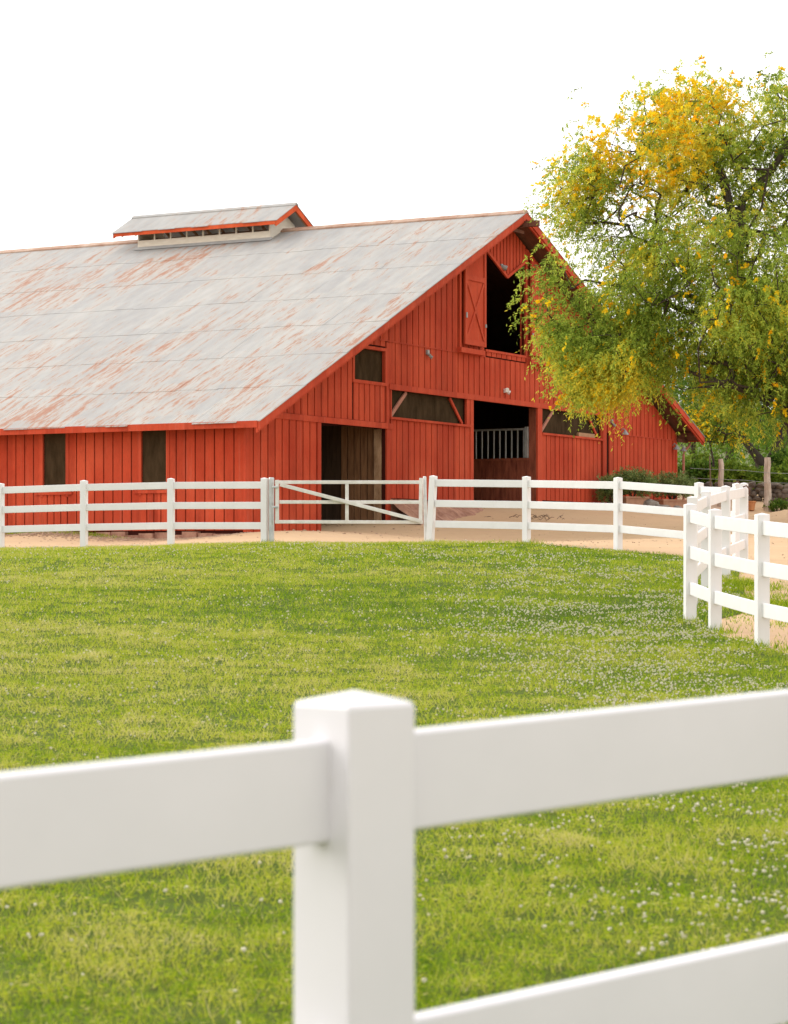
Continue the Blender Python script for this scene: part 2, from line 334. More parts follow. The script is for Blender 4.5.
# ------------------------------------------------------------------ barn
BO = (0, 0, .6)
barn = empty('horse_barn', BP, BA, 'large red board sided barn with a rust streaked grey metal roof', 'barn')
def B(): return MB(BO)
CU, PK = 15.1, 10.72                     # ridge
SL, SR = .466, .427; EL, ER = -.5, 30.0
OV = -.75; BACK = 32.
def ztop(u): return PK-(CU-u)*SL if u < CU else PK-(u-CU)*SR
def zin(u): return ztop(u)-.30          # siding stops under the rake
PITCH = .355
def boards(m, u0, u1, zb, zt, v=0., th=.03, gap=.052, pitch=PITCH, grow=None):
    """vertical boards between u0,u1 with dark gaps; zb, zt numbers or functions of u"""
    zb = zb if callable(zb) else (lambda u, c=zb: c); zt = zt if callable(zt) else (lambda u, c=zt: c)
    k = 0; u = u0
    while u < u1-.02:
        e = min(u+pitch, u1); a, b = u+gap/2, e-gap/2
        if b-a > .02:
            j = random.uniform(-.004, .004); t = th+random.uniform(0, .006)
            z = [zb(a)+j, zb(b)+j, zt(b), zt(a)]
            if z[2] > z[1]+.02 and z[3] > z[0]+.02:
                m.hexa([(a, v-t, z[0]), (b, v-t, z[1]), (b, v+.01, z[1]), (a, v+.01, z[0]), (a, v-t, z[3]), (b, v-t, z[2]), (b, v+.01, z[2]), (a, v+.01, z[3])])
        u = e
def sheet(m, poly, v0=.005, v1=.10): m.slab(poly, v0, v1)
# backing of the gable wall (polygons around the openings)
g_ = B(); b_ = B()
def panel(u0, u1, z0, z1f, bd=True):
    z1 = z1f if callable(z1f) else (lambda u, c=z1f: c)
    xs = [u0]+([CU] if u0 < CU < u1 else [])+[u1]
    sheet(g_, [(u0, z0), (u1, z0)]+[(u, z1(u)) for u in reversed(xs)])
panel(.0, 3.70, .45, 3.62); boards(b_, .0, 3.64, .62, 3.63)
panel(.0, 5.55, 3.621, zin); panel(5.551, 7.35, 3.621, 4.90); boards(b_, .6, 5.50, 3.80, zin); boards(b_, 5.56, 7.40, 3.80, 4.90, pitch=.30)
panel(5.551, 7.399, 5.90, zin); boards(b_, 6.0, 7.38, 5.97, zin)
panel(7.40, 7.70, .8, 6.1); boards(b_, 7.56, 7.60, 3.80, 5.0)
panel(7.701, 12.42, 1.62, 3.92); boards(b_, 7.68, 12.66, 1.66, 3.915)
panel(12.421, 12.82, 1.5, 4.78)
panel(7.701, 22.80, 4.80, 6.12); boards(b_, 7.60, 22.8, 4.93, 6.13)
# above the seam
panel(7.401, 13.70, 6.121, zin); panel(16.5, 22.80, 6.121, zin); panel(13.701, 16.499, 6.121, 6.36)
boards(b_, 7.2, 13.66, 6.16, zin, v=-.012); boards(b_, 16.54, 25.2, 6.16, zin, v=-.012)
boards(b_, 13.72, 16.5, 6.17, 6.36, v=-.012)
panel(17.72, 22.40, 1.70, 3.92); boards(b_, 17.72, 22.40, 1.80, 3.915, pitch=.335)
panel(22.41, 22.80, 1.6, 4.79)
panel(22.99, 29.10, 1.75, 4.2); panel(22.81, 29.10, 4.201, zin); boards(b_, 23.06, 29.10, 1.92, 4.185); boards(b_, 22.90, 29.1, 4.22, zin, v=-.012)
# V shaped hood over the loft opening
vz = lambda u: 8.74+.49*abs(u-15.08)
sheet(g_, [(13.701, vz(13.701)), (15.08, 8.76), (16.499, vz(16.499)), (16.499, zin(16.499)), (CU, zin(CU)), (13.701, zin(13.701))], -.02, .06)
boards(b_, 13.72, 16.48, vz, zin, v=-.03, pitch=.23)
g_.build('gable_wall', GROOVE, barn); b_.build('gable_siding', RED, barn)
# trims on the gable
t_ = B()
def tb(u0, u1, z0, z1, d=.055, v=0): t_.box(u0, u1, v-d, v+.02, z0, z1)
tb(1.05, 7.74, 3.63, 3.79, .065); tb(3.60, 3.77, .60, 3.628, .05); tb(7.44, 7.66, .9, 3.628, .05); tb(7.42, 7.585, 3.792, 6.1, .05)
tb(7.56, 22.80, 4.765, 4.925, .07); tb(7.62, 12.60, 3.918, 3.985, .085); tb(12.40, 12.60, 3.987, 4.763, .05); tb(12.64, 12.85, 1.5, 4.763, .055)
tb(7.662, 7.73, 3.987, 4.763, .045)
tb(17.36, 17.70, 1.55, 4.763, .06); tb(17.71, 22.44, 3.918, 3.985, .085); tb(22.39, 22.46, 3.987, 4.763, .05); tb(22.47, 22.76, 1.7, 4.763, .075)
tb(-.06, .10, .62, 3.30, .055)
tb(29.0, 29.14, 1.9, 4.18, .05); tb(7.0, 13.66, 6.125, 6.158, .055); tb(16.54, 24, 6.125, 6.158, .055); tb(23.0, 29.1, 4.187, 4.218, .055)
for s_ in (-1, 1):                         # boards along the V of the hood
    a, b = (15.08, 8.76), (15.08+s_*1.41, vz(15.08+1.41))
    t_.beam((a[0], -.09, a[1]-.03), (b[0], -.09, b[1]-.03), .06, .09, up=(0, 0, 1))
t_.box(13.66, 16.5, -.07, .10, 6.30, 6.372)
t_.box(16.50, 16.72, -.055, .15, 6.375, zin(16.6)-.02)
t_.build('gable_trim', TRIM, barn)
# loft sliding tracks and shutters
def shutter(u0, u1, flip):
    q = B(); top = (lambda u: zin(u)-.22)
    vv = -.14
    q.hexa([(u0, vv-.03, 6.40), (u1, vv-.03, 6.40), (u1, vv, 6.40), (u0, vv, 6.40), (u0, vv-.03, top(u0)), (u1, vv-.03, top(u1)), (u1, vv, top(u1)), (u0, vv, top(u0))])
    o = q.build('loft_shutter', RED, barn); fr = B(); e = .13
    for a, b in ((u0, u0+e), (u1-e, u1)):
        fr.hexa([(a, vv-.065, 6.40), (b, vv-.065, 6.40), (b, vv-.029, 6.40), (a, vv-.029, 6.40), (a, vv-.065, top(a)), (b, vv-.065, top(b)), (b, vv-.029, top(b)), (a, vv-.029, top(a))])
    for z0, z1 in ((6.40, 6.56), (8.36, 8.52)): fr.box(u0+e, u1-e, vv-.062, vv-.029, z0, z1)
    a, b = u0+e, u1-e
    fr.beam((a, vv-.044, 6.60), (b, vv-.044, 8.34), .03, .085, up=(0, 0, 1)); fr.beam((a, vv-.048, 8.34), (b, vv-.048, 6.60), .03, .085, up=(0, 0, 1))
    fr.build('brace', TRIM, o)
    h = B(); h.box((u1-e if flip else u0+.02), (u1-.04 if flip else u0+.10), vv-.09, vv-.066, 7.2, 7.36); h.build('latch', GREYP, o); h = B(); h.box(u1-e*.8 if not flip else u0+.02, u1-.02 if not flip else u0+.1, vv-.09, vv-.066, 7.0, 7.1); h.build('latch', GREYP, o)
    tr = B()
    if not flip: tr.box(11.76, 13.36, -.20, -.04, 6.14, 6.29); tr.box(11.84, 11.94, -.11, -.04, 6.29, zin(11.9)-.25)
    else: tr.box(16.60, 18.1, -.20, -.04, 6.14, 6.29); tr.box(18.0, 18.1, -.11, -.04, 6.29, zin(18.1)-.25)
    tr.build('shutter_track', TRIM, barn)
shutter(12.02, 13.42, False); shutter(16.62, 17.94, True)
# long wall facing the fence: v from 0 to BACK, windows
WIN = [(2.43, 3.23), (5.70, 6.47), (8.97, 9.75), (12.2, 13.0)]
class MBL(MB):
    """boards of the long wall: (v, depth, z) -> (u=-depth)"""
    def hexa(s, p): MB.hexa(s, [(y, x, z) for x, y, z in p])
gw = B(); bb = MBL(BO); tt = B(); last = 0
def lbox(m, v0, v1, z0, z1, d=.045, di=.02): m.box(-d, di, v0, v1, z0, z1)
for a, b in WIN:
    gw.box(.005, .10, last, a, .45, 3.4); gw.box(.0055, .10, a, b, .45, 1.74); boards(bb, last+.02, a-.05, .67, 3.42, pitch=.30, gap=.034); boards(bb, a-.05, b+.05, .67, 1.66, pitch=.225, gap=.034); last = b
    tt = B(); lbox(tt, a-.10, a, 1.60, 3.4, .05, .10); lbox(tt, b, b+.10, 1.60, 3.4, .05, .10); lbox(tt, a-.22, b+.22, 1.655, 1.745, .075, .1); tt.build('side_window_frame', TRIM, barn)
    p = B(); p.box(.03, .05, a, b, 1.745, 3.4); p.build('window_screen', SCREEN, barn)
gw.box(.005, .10, last, BACK, .45, 3.4); boards(bb, last+.05, BACK, .67, 3.42, pitch=.30, gap=.034)
tt = B(); lbox(tt, -.05, .0, .62, 3.42, .052, .02)
gw.build('side_wall', GROOVE, barn); bb.build('side_siding', RED, barn); tt.build('corner_board', TRIM, barn)
q = B(); q.box(-.022, -.0, 3.02-.05, 3.02, .70, 1.6); 
# footing
fo = B()
for i in range(70):
    v0 = i*.46; fo.box(-.10-random.random()*.10, .2, v0, v0+.45, .30, .58+random.uniform(-.03, .07))
fo.build('footing', FOUND, barn); fo = B(); fo.box(7.5, 12.86, .0, .3, .7, 1.64); fo.build('footing', FOUND, barn); fo = B(); fo.box(17.36, 22.76, .02, .3, 1.2, 1.80); fo.build('footing', FOUND, barn); fo = B(); fo.box(23.0, 29.1, .02, .3, 1.4, 1.92)
fo.build('footing', FOUND, barn)
# rubble bank of red earth below the middle panel
q = B(); N = 26
vv_ = []
for i in range(N+1):
    u = 7.6+i*(5.4/N)
    for k, (dv, dz) in enumerate(((0, 0), (-.35, -.12), (-.8, -.42), (-1.3, -.75), (-1.8, -1.2))):
        vv_.append((u, dv, 1.60+dz*(1+.1*math.sin(u*2))+random.uniform(-.05, .05)-(.12 if i in (0, N) and k else 0)))
q.add(vv_, [(i*5+k, i*5+k+1, (i+1)*5+k+1, (i+1)*5+k) for i in range(N) for k in range(4)])
ro = q.build('earth_bank', FOUND); ro.location = BP; ro.rotation_euler = (0, 0, BA); tag(ro, kind='structure')
# other walls
ow = B(); ow.box(29.0, 29.12, .11, BACK-.1, 1.3, 4.3); ow.slab([(0, .4), (29.1, .4), (29.1, zin(29.1)), (CU, zin(CU)), (0, zin(0))], BACK-.12, BACK)
ow.build('rear_walls', RED, barn)
# roof deck + rows of sheets
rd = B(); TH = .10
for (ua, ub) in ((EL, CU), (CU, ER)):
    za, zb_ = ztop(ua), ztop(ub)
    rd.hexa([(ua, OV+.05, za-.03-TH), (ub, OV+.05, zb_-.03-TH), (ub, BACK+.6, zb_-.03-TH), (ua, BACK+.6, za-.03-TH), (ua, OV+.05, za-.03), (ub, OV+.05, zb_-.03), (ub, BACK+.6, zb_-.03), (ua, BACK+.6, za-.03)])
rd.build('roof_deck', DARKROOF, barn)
rs = B()
def sheets(u_low, u_high, n, side, m, v0, v1, zf, wv=.68, lap=.12):
    du = (u_high-u_low)/n
    for r in range(n):
        a = u_low+r*du; b = a+du+(lap if side < 0 else lap)*(1 if u_high > u_low else -1)
        if r == n-1: b = u_high
        v = v0; 
        while v < v1-.01:
            e = min(v+wv, v1); ja = random.uniform(-.04, .04)*(1 if r or True else 0); ji = random.uniform(0, .008)
            la = .012+ji; lb = .006
            aa = a+ja
            p = [(aa, v, zf(aa)+la-.02), (b, v, zf(b)+lb-.02), (b, e, zf(b)+lb-.02), (aa, e, zf(aa)+la-.02), (aa, v, zf(aa)+la), (b, v, zf(b)+lb), (b, e, zf(b)+lb), (aa, e, zf(aa)+la)]
            m.hexa(p); v = e+.002
zL = lambda u: PK-(CU-u)*SL; zR = lambda u: PK-(u-CU)*SR
sheets(EL-.06, CU, 7, -1, rs, OV-.03, BACK+.6, zL); sheets(ER+.06, CU, 7, 1, rs, OV-.03, BACK+.6, zR)
rs.build('roof_sheets', ROOF, barn)
rc = B()
v = OV-.02; 
while v < BACK+.6:
    e = min(v+2.4, BACK+.62); dz = random.uniform(0, .02)
    rc.slab([(CU-.16, zL(CU-.16)+.012), (CU, PK+.02), (CU+.16, zR(CU+.16)+.012), (CU+.16, zR(CU+.16)+.045+dz), (CU, PK+.075+dz), (CU-.16, zL(CU-.16)+.045+dz)], v, e-.01); v = e
rc.build('ridge_cap', m_plain('rusty_ridge_metal', (.30, .15, .09), (.52, .40, .32), 2.5, .7, (1, .6, 1), .3), barn)
# barge boards (double) and eave fascia
fb = B()
for (ua, ub) in ((EL-.02, CU), (ER+.02, CU)):
    for (v0, v1, h0, h1) in ((OV-.01, OV+.035, -.22, .0), (OV+.036, OV+.09, -.29, -.13)):
        za, zb_ = ztop(ua), ztop(ub)
        fb.hexa([(ua, v0, za+h0), (ub, v0, zb_+h0), (ub, v1, zb_+h0), (ua, v1, za+h0), (ua, v0, za+h1-.012), (ub, v0, zb_+h1-.012), (ub, v1, zb_+h1-.012), (ua, v1, za+h1-.012)])
fb.build('barge_board', TRIM, barn)
ff = B(); ff.box(EL-.04, EL, OV+.04, BACK+.6, ztop(EL)-.17, ztop(EL)+.005); ff.box(ER, ER+.04, OV+.04, BACK+.6, ztop(ER)-.17, ztop(ER)+.005)
ff.build('eave_fascia', TRIM, barn)
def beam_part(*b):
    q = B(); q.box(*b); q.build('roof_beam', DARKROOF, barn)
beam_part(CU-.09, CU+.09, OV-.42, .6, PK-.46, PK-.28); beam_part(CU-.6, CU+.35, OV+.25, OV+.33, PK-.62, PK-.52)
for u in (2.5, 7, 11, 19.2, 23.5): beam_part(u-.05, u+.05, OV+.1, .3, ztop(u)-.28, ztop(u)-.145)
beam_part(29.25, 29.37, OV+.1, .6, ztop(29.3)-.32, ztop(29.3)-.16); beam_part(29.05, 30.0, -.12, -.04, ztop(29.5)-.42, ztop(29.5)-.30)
# barn interior: floor-to-roof partitions with the gloom put into their colour, and what the openings show
it = B()
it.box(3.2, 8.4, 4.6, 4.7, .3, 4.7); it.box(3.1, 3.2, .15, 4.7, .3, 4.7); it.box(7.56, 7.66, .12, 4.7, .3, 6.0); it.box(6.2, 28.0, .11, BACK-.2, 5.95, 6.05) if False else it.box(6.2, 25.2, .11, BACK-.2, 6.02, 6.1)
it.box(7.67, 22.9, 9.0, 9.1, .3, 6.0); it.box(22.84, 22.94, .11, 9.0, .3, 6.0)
it.build('interior_wall', GLOOMW, barn)
class MBU(MB):
    """boards on a wall that runs into the barn, facing the left: (v, depth, z)"""
    uu = 0
    def hexa(s, p): MB.hexa(s, [(s.uu+y, x, z) for x, y, z in p])
ip = MBU(BO); ip.uu = 7.54; boards(ip, .42, 1.55, .6, 4.4, gap=.03, pitch=.22); ip.build('interior_boards', BROWNW, barn)  # boards stop short; the darker wall behind paints the fade inward
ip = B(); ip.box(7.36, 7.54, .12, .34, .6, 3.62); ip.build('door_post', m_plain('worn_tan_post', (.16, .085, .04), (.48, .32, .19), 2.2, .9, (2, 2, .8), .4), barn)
# stall front along the aisle seen through the main doorway
sf = MBU(BO); sf.uu = 17.34; boards(sf, .25, 4.3, 1.3, 3.08, gap=.015, pitch=.42); sf.hexa([(.25, -.06, 3.08), (4.3, -.06, 3.08), (4.3, .0, 3.08), (.25, .0, 3.08), (.25, -.06, 3.16), (4.3, -.06, 3.16), (4.3, .0, 3.16), (.25, .0, 3.16)])
st_o = sf.build('stall_front', STALL_JAMB_RED, barn)
sb = B()
for i in range(18): sb.tube([(17.31, .42+i*.215, 3.16), (17.31, .42+i*.215, 4.06)], .026, 6)
sb.box(17.28, 17.34, .28, 4.3, 4.06, 4.12); sb.box(17.25, 17.35, .26, .36, 3.16, 4.16)
sb.build('stall_bars', GALV, st_o)
jm = B(); jm.box(17.345, 17.36, .0, .25, 1.5, 4.76); jm.build('door_jamb', STALL_JAMB_RED, barn)  # duller red than the trim, painting in the jamb's inside shade
jm = B(); jm.box(17.361, 17.5, .11, 9.0, 1.3, 3.0); jm.box(17.361, 17.5, 4.4, 9.0, 3.001, 6.0); jm.build('stall_rear', GLOOMW, barn)
tk = B()
for c_ in (18.4, 20.4):
    tk.beam((c_-.8, 5.2, 4.0), (c_, 5.2, 4.6), .08, .10); tk.beam((c_+.8, 5.2, 4.0), (c_, 5.2, 4.6), .08, .10)
tk.box(17.6, 22, 5.15, 5.25, 3.92, 4.02); tk.build('roof_truss', BROWNW, barn)
# windows
def wscreen(u0, u1, z0, z1):
    p = B(); p.box(u0, u1, .07, .09, z0, z1); return p.build('window_screen', SCREEN, barn)
for (u0, u1) in ((7.73, 12.40), (17.70, 22.39)):
    o = wscreen(u0, u1, 3.985, 4.765); br = B()
    br.beam((u0+.03, .015, 4.02), (u0+.95, .015, 4.74), .05, .11); br.build('brace', RUSTD, o); br = B(); br.beam((u1-.18, .02, 4.0), (u1-1.0, .02, 4.74), .05, .09); br.build('brace', TRIM, o)
o = wscreen(5.555, 7.345, 4.90, 5.90)
fr = B()
fr.box(5.50, 7.42, -.06, .06, 4.84, 4.93); fr.box(5.50, 5.60, -.05, .06, 4.931, 5.83); fr.box(7.345, 7.419, -.052, .06, 4.931, 5.83); fr.box(5.6, 7.42, -.055, .06, 5.831, 5.92); fr.build('window_frame', TRIM, barn)
lb = B(); lb.box(20.6, 21.9, -.02, .06, 3.99, 4.12); lb.build('ledge_board', m_plain('tan_board', (.30, .17, .09), (.42, .25, .14), 4), barn)
# door gap behind the right pillar
# lamps on the gable
def lamp(u, z, kind):
    m_ = B()
    if kind == 'cam':
        m_.box(u-.06, u+.06, -.10, -.03, z, z+.13); m_.tube([(u, -.09, z-.0), (u+.0, -.15, z-.04)], [.04, .05], 8); m_.tube([(u+.08, -.09, z-.04), (u+.10, -.16, z-.10)], [.04, .055], 8); return m_.build('light_fixture', GREYP, barn, smooth=False)
    if kind == 'white':
        m_.box(u-.05, u+.05, -.08, -.03, z-.02, z+.1); m_.tube([(u-.02, -.09, z+.08), (u-.07, -.17, z+.06)], [.04, .07], 10); m_.tube([(u+.03, -.09, z+.02), (u+.09, -.18, z-.03)], [.04, .08], 10); return m_.build('light_fixture', WHP, barn)
    if kind == 'barnlamp':
        m_.tube([(u, -.05, z), (u, -.12, z+.06), (u, -.2, z)], .018, 6); m_.lathe((u, -.2, z-.16), [(.13, 0), (.12, .03), (.05, .12), (.03, .17)], 12); return m_.build('light_fixture', GREYP, barn)
lamp(9.86, 5.93, 'cam'); lamp(15.0, 5.13, 'white'); lamp(23.2, 4.55, 'cam'); lamp(24.05, 4.35, 'barnlamp'); lamp(28.7, 4.02, 'barnlamp'); lamp(29.35, 3.98, 'barnlamp')
m_ = B(); m_.box(14.62, 14.74, -.12, -.05, 8.98, 9.10); m_.tube([(14.7, -.10, 9.02), (14.80, -.20, 8.97)], [.06, .09], 10); m_.build('light_fixture', GREYP, barn)
ds = B(); ds.tube([(29.85, -.25, 4.12), (29.75, -.25, 4.02), (29.30, -.25, 3.82), (29.24, -.25, 3.7), (29.24, -.25, 2.05)], .05, 8); ds.build('downspout', RUSTD, barn)
# cupola
cv0, cv1, cz0, cz1 = 8.16, 13.42, 9.95, 10.635; ch = .80
cw = B()
cw.box(CU-ch, CU-ch+.05, cv0, cv1, cz0, cz1); cw.box(CU+ch-.05, CU+ch, cv0, cv1, cz0, cz1)
for v in (cv0, cv1-.05): cw.slab([(CU-ch+.051, cz0), (CU+ch-.051, cz0), (CU+ch-.051, 10.98), (CU, 11.34), (CU-ch+.051, 10.98)], v, v+.05)
for i in range(9):
    v = cv0+(cv1-cv0-.05)*i/8; cw.box(CU-ch+.004, CU-ch+.05, v, v+.05, cz1, 10.84)
cup = cw.build('cupola', CREAM, barn)
cf = B(); cf.slab([(CU-ch-.16, zL(CU-ch-.16)+.035), (CU-ch-.004, zL(CU-ch)+.075), (CU-ch-.004, zL(CU-ch)+.01)], cv0-.08, cv1+.08); cf.build('flashing', m_plain('grey_flashing', (.36, .36, .35), (.46, .46, .45), 3, .6), cup)
CS = .55; ce = 1.22; cz = 11.57
cr = B(); cR = MB(BO)
zc = lambda u: cz-abs(u-CU)*CS
sheets(CU-ce-.03, CU, 1, -1, cR, cv0-.52, cv1+.75, zc, .66); sheets(CU+ce+.03, CU, 1, 1, cR, cv0-.52, cv1+.75, zc, .66)
cR.slab([(CU-.12, zc(CU-.12)+.01), (CU, cz+.01), (CU+.12, zc(CU+.12)+.01), (CU+.12, zc(CU+.12)+.04), (CU, cz+.06), (CU-.12, zc(CU-.12)+.04)], cv0-.53, cv1+.74)
cR.build('cupola_roof', ROOF, cup)
cb = B()
cb.box(CU-ce, CU-ce+.04, cv0-.5, cv1+.72, zc(CU-ce)-.13, zc(CU-ce)-.01); cb.box(CU+ce-.04, CU+ce, cv0-.5, cv1+.72, zc(CU-ce)-.13, zc(CU-ce)-.01)
for v in (cv0-.50, cv1+.68):
    for s_ in (-1, 1):
        cb.slab([(CU+s_*ce, zc(CU+ce)-.19), (CU, cz-.22), (CU, cz-.015), (CU+s_*ce, zc(CU+ce)-.015)][::s_], v-.001, v+.04)
cb.build('cupola_fascia', ORANGE, cup)
cu_ = B()
for i in range(12): v = cv0-.4+i*.55; cu_.beam((CU-ce+.05, v, zc(CU-ce)-.11), (CU-.02, v, cz-.12), .045, .09); cu_.beam((CU+ce-.05, v, zc(CU-ce)-.11), (CU+.02, v, cz-.12), .045, .09)
cu_.build('cupola_rafters', m_plain('warm_bare_wood', (.22, .11, .05), (.42, .24, .12), 4), cup)

# ------------------------------------------------------------------ vinyl fences
def mkpost(p, top, yaw, parent, w_=.127, mat=VINYL, lean=0, bevel=.006):
    m = MB(); b = g1(p[0], p[1])-.25; h = w_/2; zt = top-.030
    m.box(-h, h, -h, h, b-top, zt-top-.022)
    m.v = []; m.f = []; z1 = -.018
    m.add([(-h,-h,b-top),(h,-h,b-top),(h,h,b-top),(-h,h,b-top),(-h,-h,z1),(h,-h,z1),(h,h,z1),(-h,h,z1),(0,0,0)], [(3,2,1,0),(0,1,5,4),(1,2,6,5),(2,3,7,6),(3,0,4,7),(4,5,8),(5,6,8),(6,7,8),(7,4,8)])
    o = m.build('post', mat, parent, bevel=bevel)
    base = parent.location
    o.location = Vector((p[0], p[1], top))-base; o.rotation_euler = (0, R(lean), yaw); return o
def mkrail(a, b, w_, h, parent, mat=VINYL, bevel=.006):
    a = Vector(a)-parent.location; b = Vector(b)-parent.location; d = (b-a); L = d.length; m = MB(); m.box(0, L, -w_/2, w_/2, -h, 0)
    o = m.build('rail', mat, parent, bevel=bevel); o.location = a
    o.rotation_euler = (0, -math.atan2(d.z, math.hypot(d.x, d.y)), math.atan2(d.y, d.x)); return o
def fence(name_label, pts, sp=.415, gap=.083, rh=.144, closed_rails=None, lean={}, name='ranch_fence', cut=.045):
    """pts: list of (x, y, top)"""
    e = empty(name, (pts[0][0], pts[0][1], g1(pts[0][0], pts[0][1])), 0, name_label, 'fence', 'white three rail vinyl fences round the paddock')
    for i, p in enumerate(pts):
        a = pts[max(i-1, 0)]; b = pts[min(i+1, len(pts)-1)]; yaw = math.atan2(b[1]-a[1], b[0]-a[0]); mkpost(p, p[2], yaw, e, lean=lean.get(i, 0))
        if i < len(pts)-1:
            q = pts[i+1]; d = Vector((q[0]-p[0], q[1]-p[1], 0)).normalized()*cut
            for k in range(3): mkrail((p[0]+d.x, p[1]+d.y, p[2]-gap-sp*k), (q[0]-d.x, q[1]-d.y, q[2]-gap-sp*k), .042, rh, e)
    return e
def fp(px, top, Y): return (atx(px, Y), Y, (HZ-top)/F*Y)
fence('white three rail fence running left of the gate before the long red wall', [fp(-190, 489, 53.5), fp(-94, 486, 52.2), fp(0.5, 483, 51), fp(84, 480, 50), fp(171, 478, 49.5), fp(264.5, 477.5, 49)])
fence('white three rail fence from the gate past the barn doors to the lane corner', [fp(433.5, 475.3, 48.5), fp(526.5, 476, 47.5), fp(618, 477, 45.5), fp(699, 482, 43.5), fp(737, 482.8, 42.2)], lean={0: 3.2})
fence('short white fence run down the lane, seen end on with grey sides', [fp(744, 482.6, 38.5), fp(725.8, 485.3, 35.5), fp(706, 490.3, 33), fp(692.5, 496, 30)])
fence('nearest of the paddock fence runs at the right, with pinkish lit rails', [fp(690, 503, 27.7), fp(715, 508.4, 26.6), fp(762, 512.8, 24.3), (4.22, 22.1, .32), (5.0, 20.2, .20), (6.0, 18.4, .1)])
# front fence
fd = Vector((.742, .670)); nf = empty('ranch_fence', (-.0588, 3.53, g1(-.06, 3.53)), 0, 'large blurred white fence post and rails across the very front', 'fence', 'white three rail vinyl fences round the paddock')
yaw = math.atan2(fd.y, fd.x)
for s_ in (-2.0, 0, 2.0, 4.0):
    top = -.197+s_*.0296; mkpost((-.0588+fd.x*s_, 3.53+fd.y*s_), top, yaw, nf, w_=.130, mat=WHITE, bevel=.007)
    if s_ < 4:
        for k in range(3):
            a = s_+.045; b = s_+2-.045
            mkrail((-.0588+fd.x*a, 3.53+fd.y*a, -.265+a*.0296-.43*k), (-.0588+fd.x*b, 3.53+fd.y*b, -.265+b*.0296-.43*k), .042, .148, nf, mat=WHITE, bevel=.006)
# end brackets on lane gate posts
def lug(px, py, Y, label, s=.05):
    p = at(px, py, Y); m = MB(p); m.tube([(p.x-s, p.y-.08, p.z+.03), (p.x, p.y-.10, p.z+.05), (p.x+s, p.y-.08, p.z+.0), (p.x+s, p.y-.08, p.z-.10)], .013, 6)
    o = m.build('gate_latch', m_plain('rusty_iron', (.07, .03, .02), (.16, .08, .05), 8)); o.location = p; tag(o, label, 'latch')
lug(745.5, 489, 38.35, 'small dark rusty latch hanging on the lane end post'); lug(737, 484.5, 42.1, 'small rusty ring on top of the farther corner post', .06)

# gate and its two steel posts
GY = 48.75
ge = empty('field_gate', at(277, 524, GY), 0, 'white three bar metal farm gate with one long diagonal brace', 'gate')
def gp(px, py, dy=0): return at(px, py, GY+dy)
def gbar(n, a, b, w_=.045, h=.07, dy=0, mat=GATEW):
    m = MB(ge.location); m.beam(gp(*a, dy), gp(*b, dy), w_, h, up=(0, 0, 1) if abs(a[1]-b[1]) < abs(a[0]-b[0]) else (0, 1, 0)); return m.build(n, mat, ge, bevel=.006)
gbar('frame_bar', (275, 482.2), (423, 482.2)); gbar('rail', (279.5, 502), (419, 502.2)); gbar('frame_bar', (275, 521.8), (423, 522.2))
gbar('frame_upright', (277.2, 480), (277.2, 523.6), .075, .05, dy=-.0025); gbar('frame_upright', (421, 478), (420.6, 524), .075, .05, dy=-.0025); gbar('middle_upright', (347, 484), (347, 521), .07, .04, dy=.003)
gbar('diagonal_brace', (280, 484.5), (420, 521), .04, .075, dy=-.055)
for y in (487, 507): gbar('hinge', (272, y), (278, y), .05, .04, dy=-.03, mat=GALV)
m = MB(); p = at(271.4, 477.5, 48.95); zb_ = g1(p.x, p.y)-.2; m.lathe((0, 0, 0), [(.058, zb_-p.z), (.058, -.02), (.05, 0)], 14)
o = m.build('gate_post', GALV, smooth=False); o.location = p; tag(o, 'round galvanised steel post carrying the hinges of the white gate', 'post')
m = MB(); p = at(424.6, 476.3, 48.8); zb_ = g1(p.x, p.y)-.2; m.lathe((0, 0, 0), [(.036, zb_-p.z), (.036, -.02), (.025, 0)], 12)
o = m.build('gate_post', m_plain('painted_pipe', (.50, .52, .51), (.66, .68, .67), 6, .45)); o.location = p; o.rotation_euler = (0, R(-1.2), 0); tag(o, 'thin pale pipe post at the latch end of the white gate', 'post')

# ------------------------------------------------------------------ foliage makers
def unit(v): return v/np.maximum(np.linalg.norm(v, axis=1, keepdims=True), 1e-9)
def sprays(anchors, dirs, length, nl, ll, lw, droop, val, rs_=None):
    """each anchor grows a drooping spray with nl leaflets -> quads, value per leaf"""
    r = rs_ or rng; N = len(anchors); L = length*r.uniform(.5, 1.3, (N, 1)); t = np.sort(r.random((N, nl)), axis=1)
    p = anchors[:, None, :]+dirs[:, None, :]*(L*t)[:, :, None]; p[:, :, 2] -= droop*(L*t*t)
    side = r.normal(size=(N, nl, 3)); tang = dirs[:, None, :]+np.zeros_like(p); tang[:, :, 2] -= 2*droop*t; tang = tang/np.linalg.norm(tang, axis=2, keepdims=True)
    side -= (side*tang).sum(2, keepdims=True)*tang; side /= np.linalg.norm(side, axis=2, keepdims=True)
    ld = side*.75+tang*.65; ld[:, :, 2] -= .25; ld /= np.linalg.norm(ld, axis=2, keepdims=True)
    wd = np.cross(ld, r.normal(size=ld.shape)); wd /= np.linalg.norm(wd, axis=2, keepdims=True)
    sc = r.uniform(.6, 1.35, (N, nl, 1)); l_ = ll*sc; w2 = lw*sc*.5
    q = np.stack([p, p+ld*l_*.5+wd*w2, p+ld*l_, p+ld*l_*.5-wd*w2], axis=2)
    v = np.clip(val[:, None]+r.normal(0, .13, (N, nl)), 0, 1)
    return q.reshape(-1, 3), v.ravel()
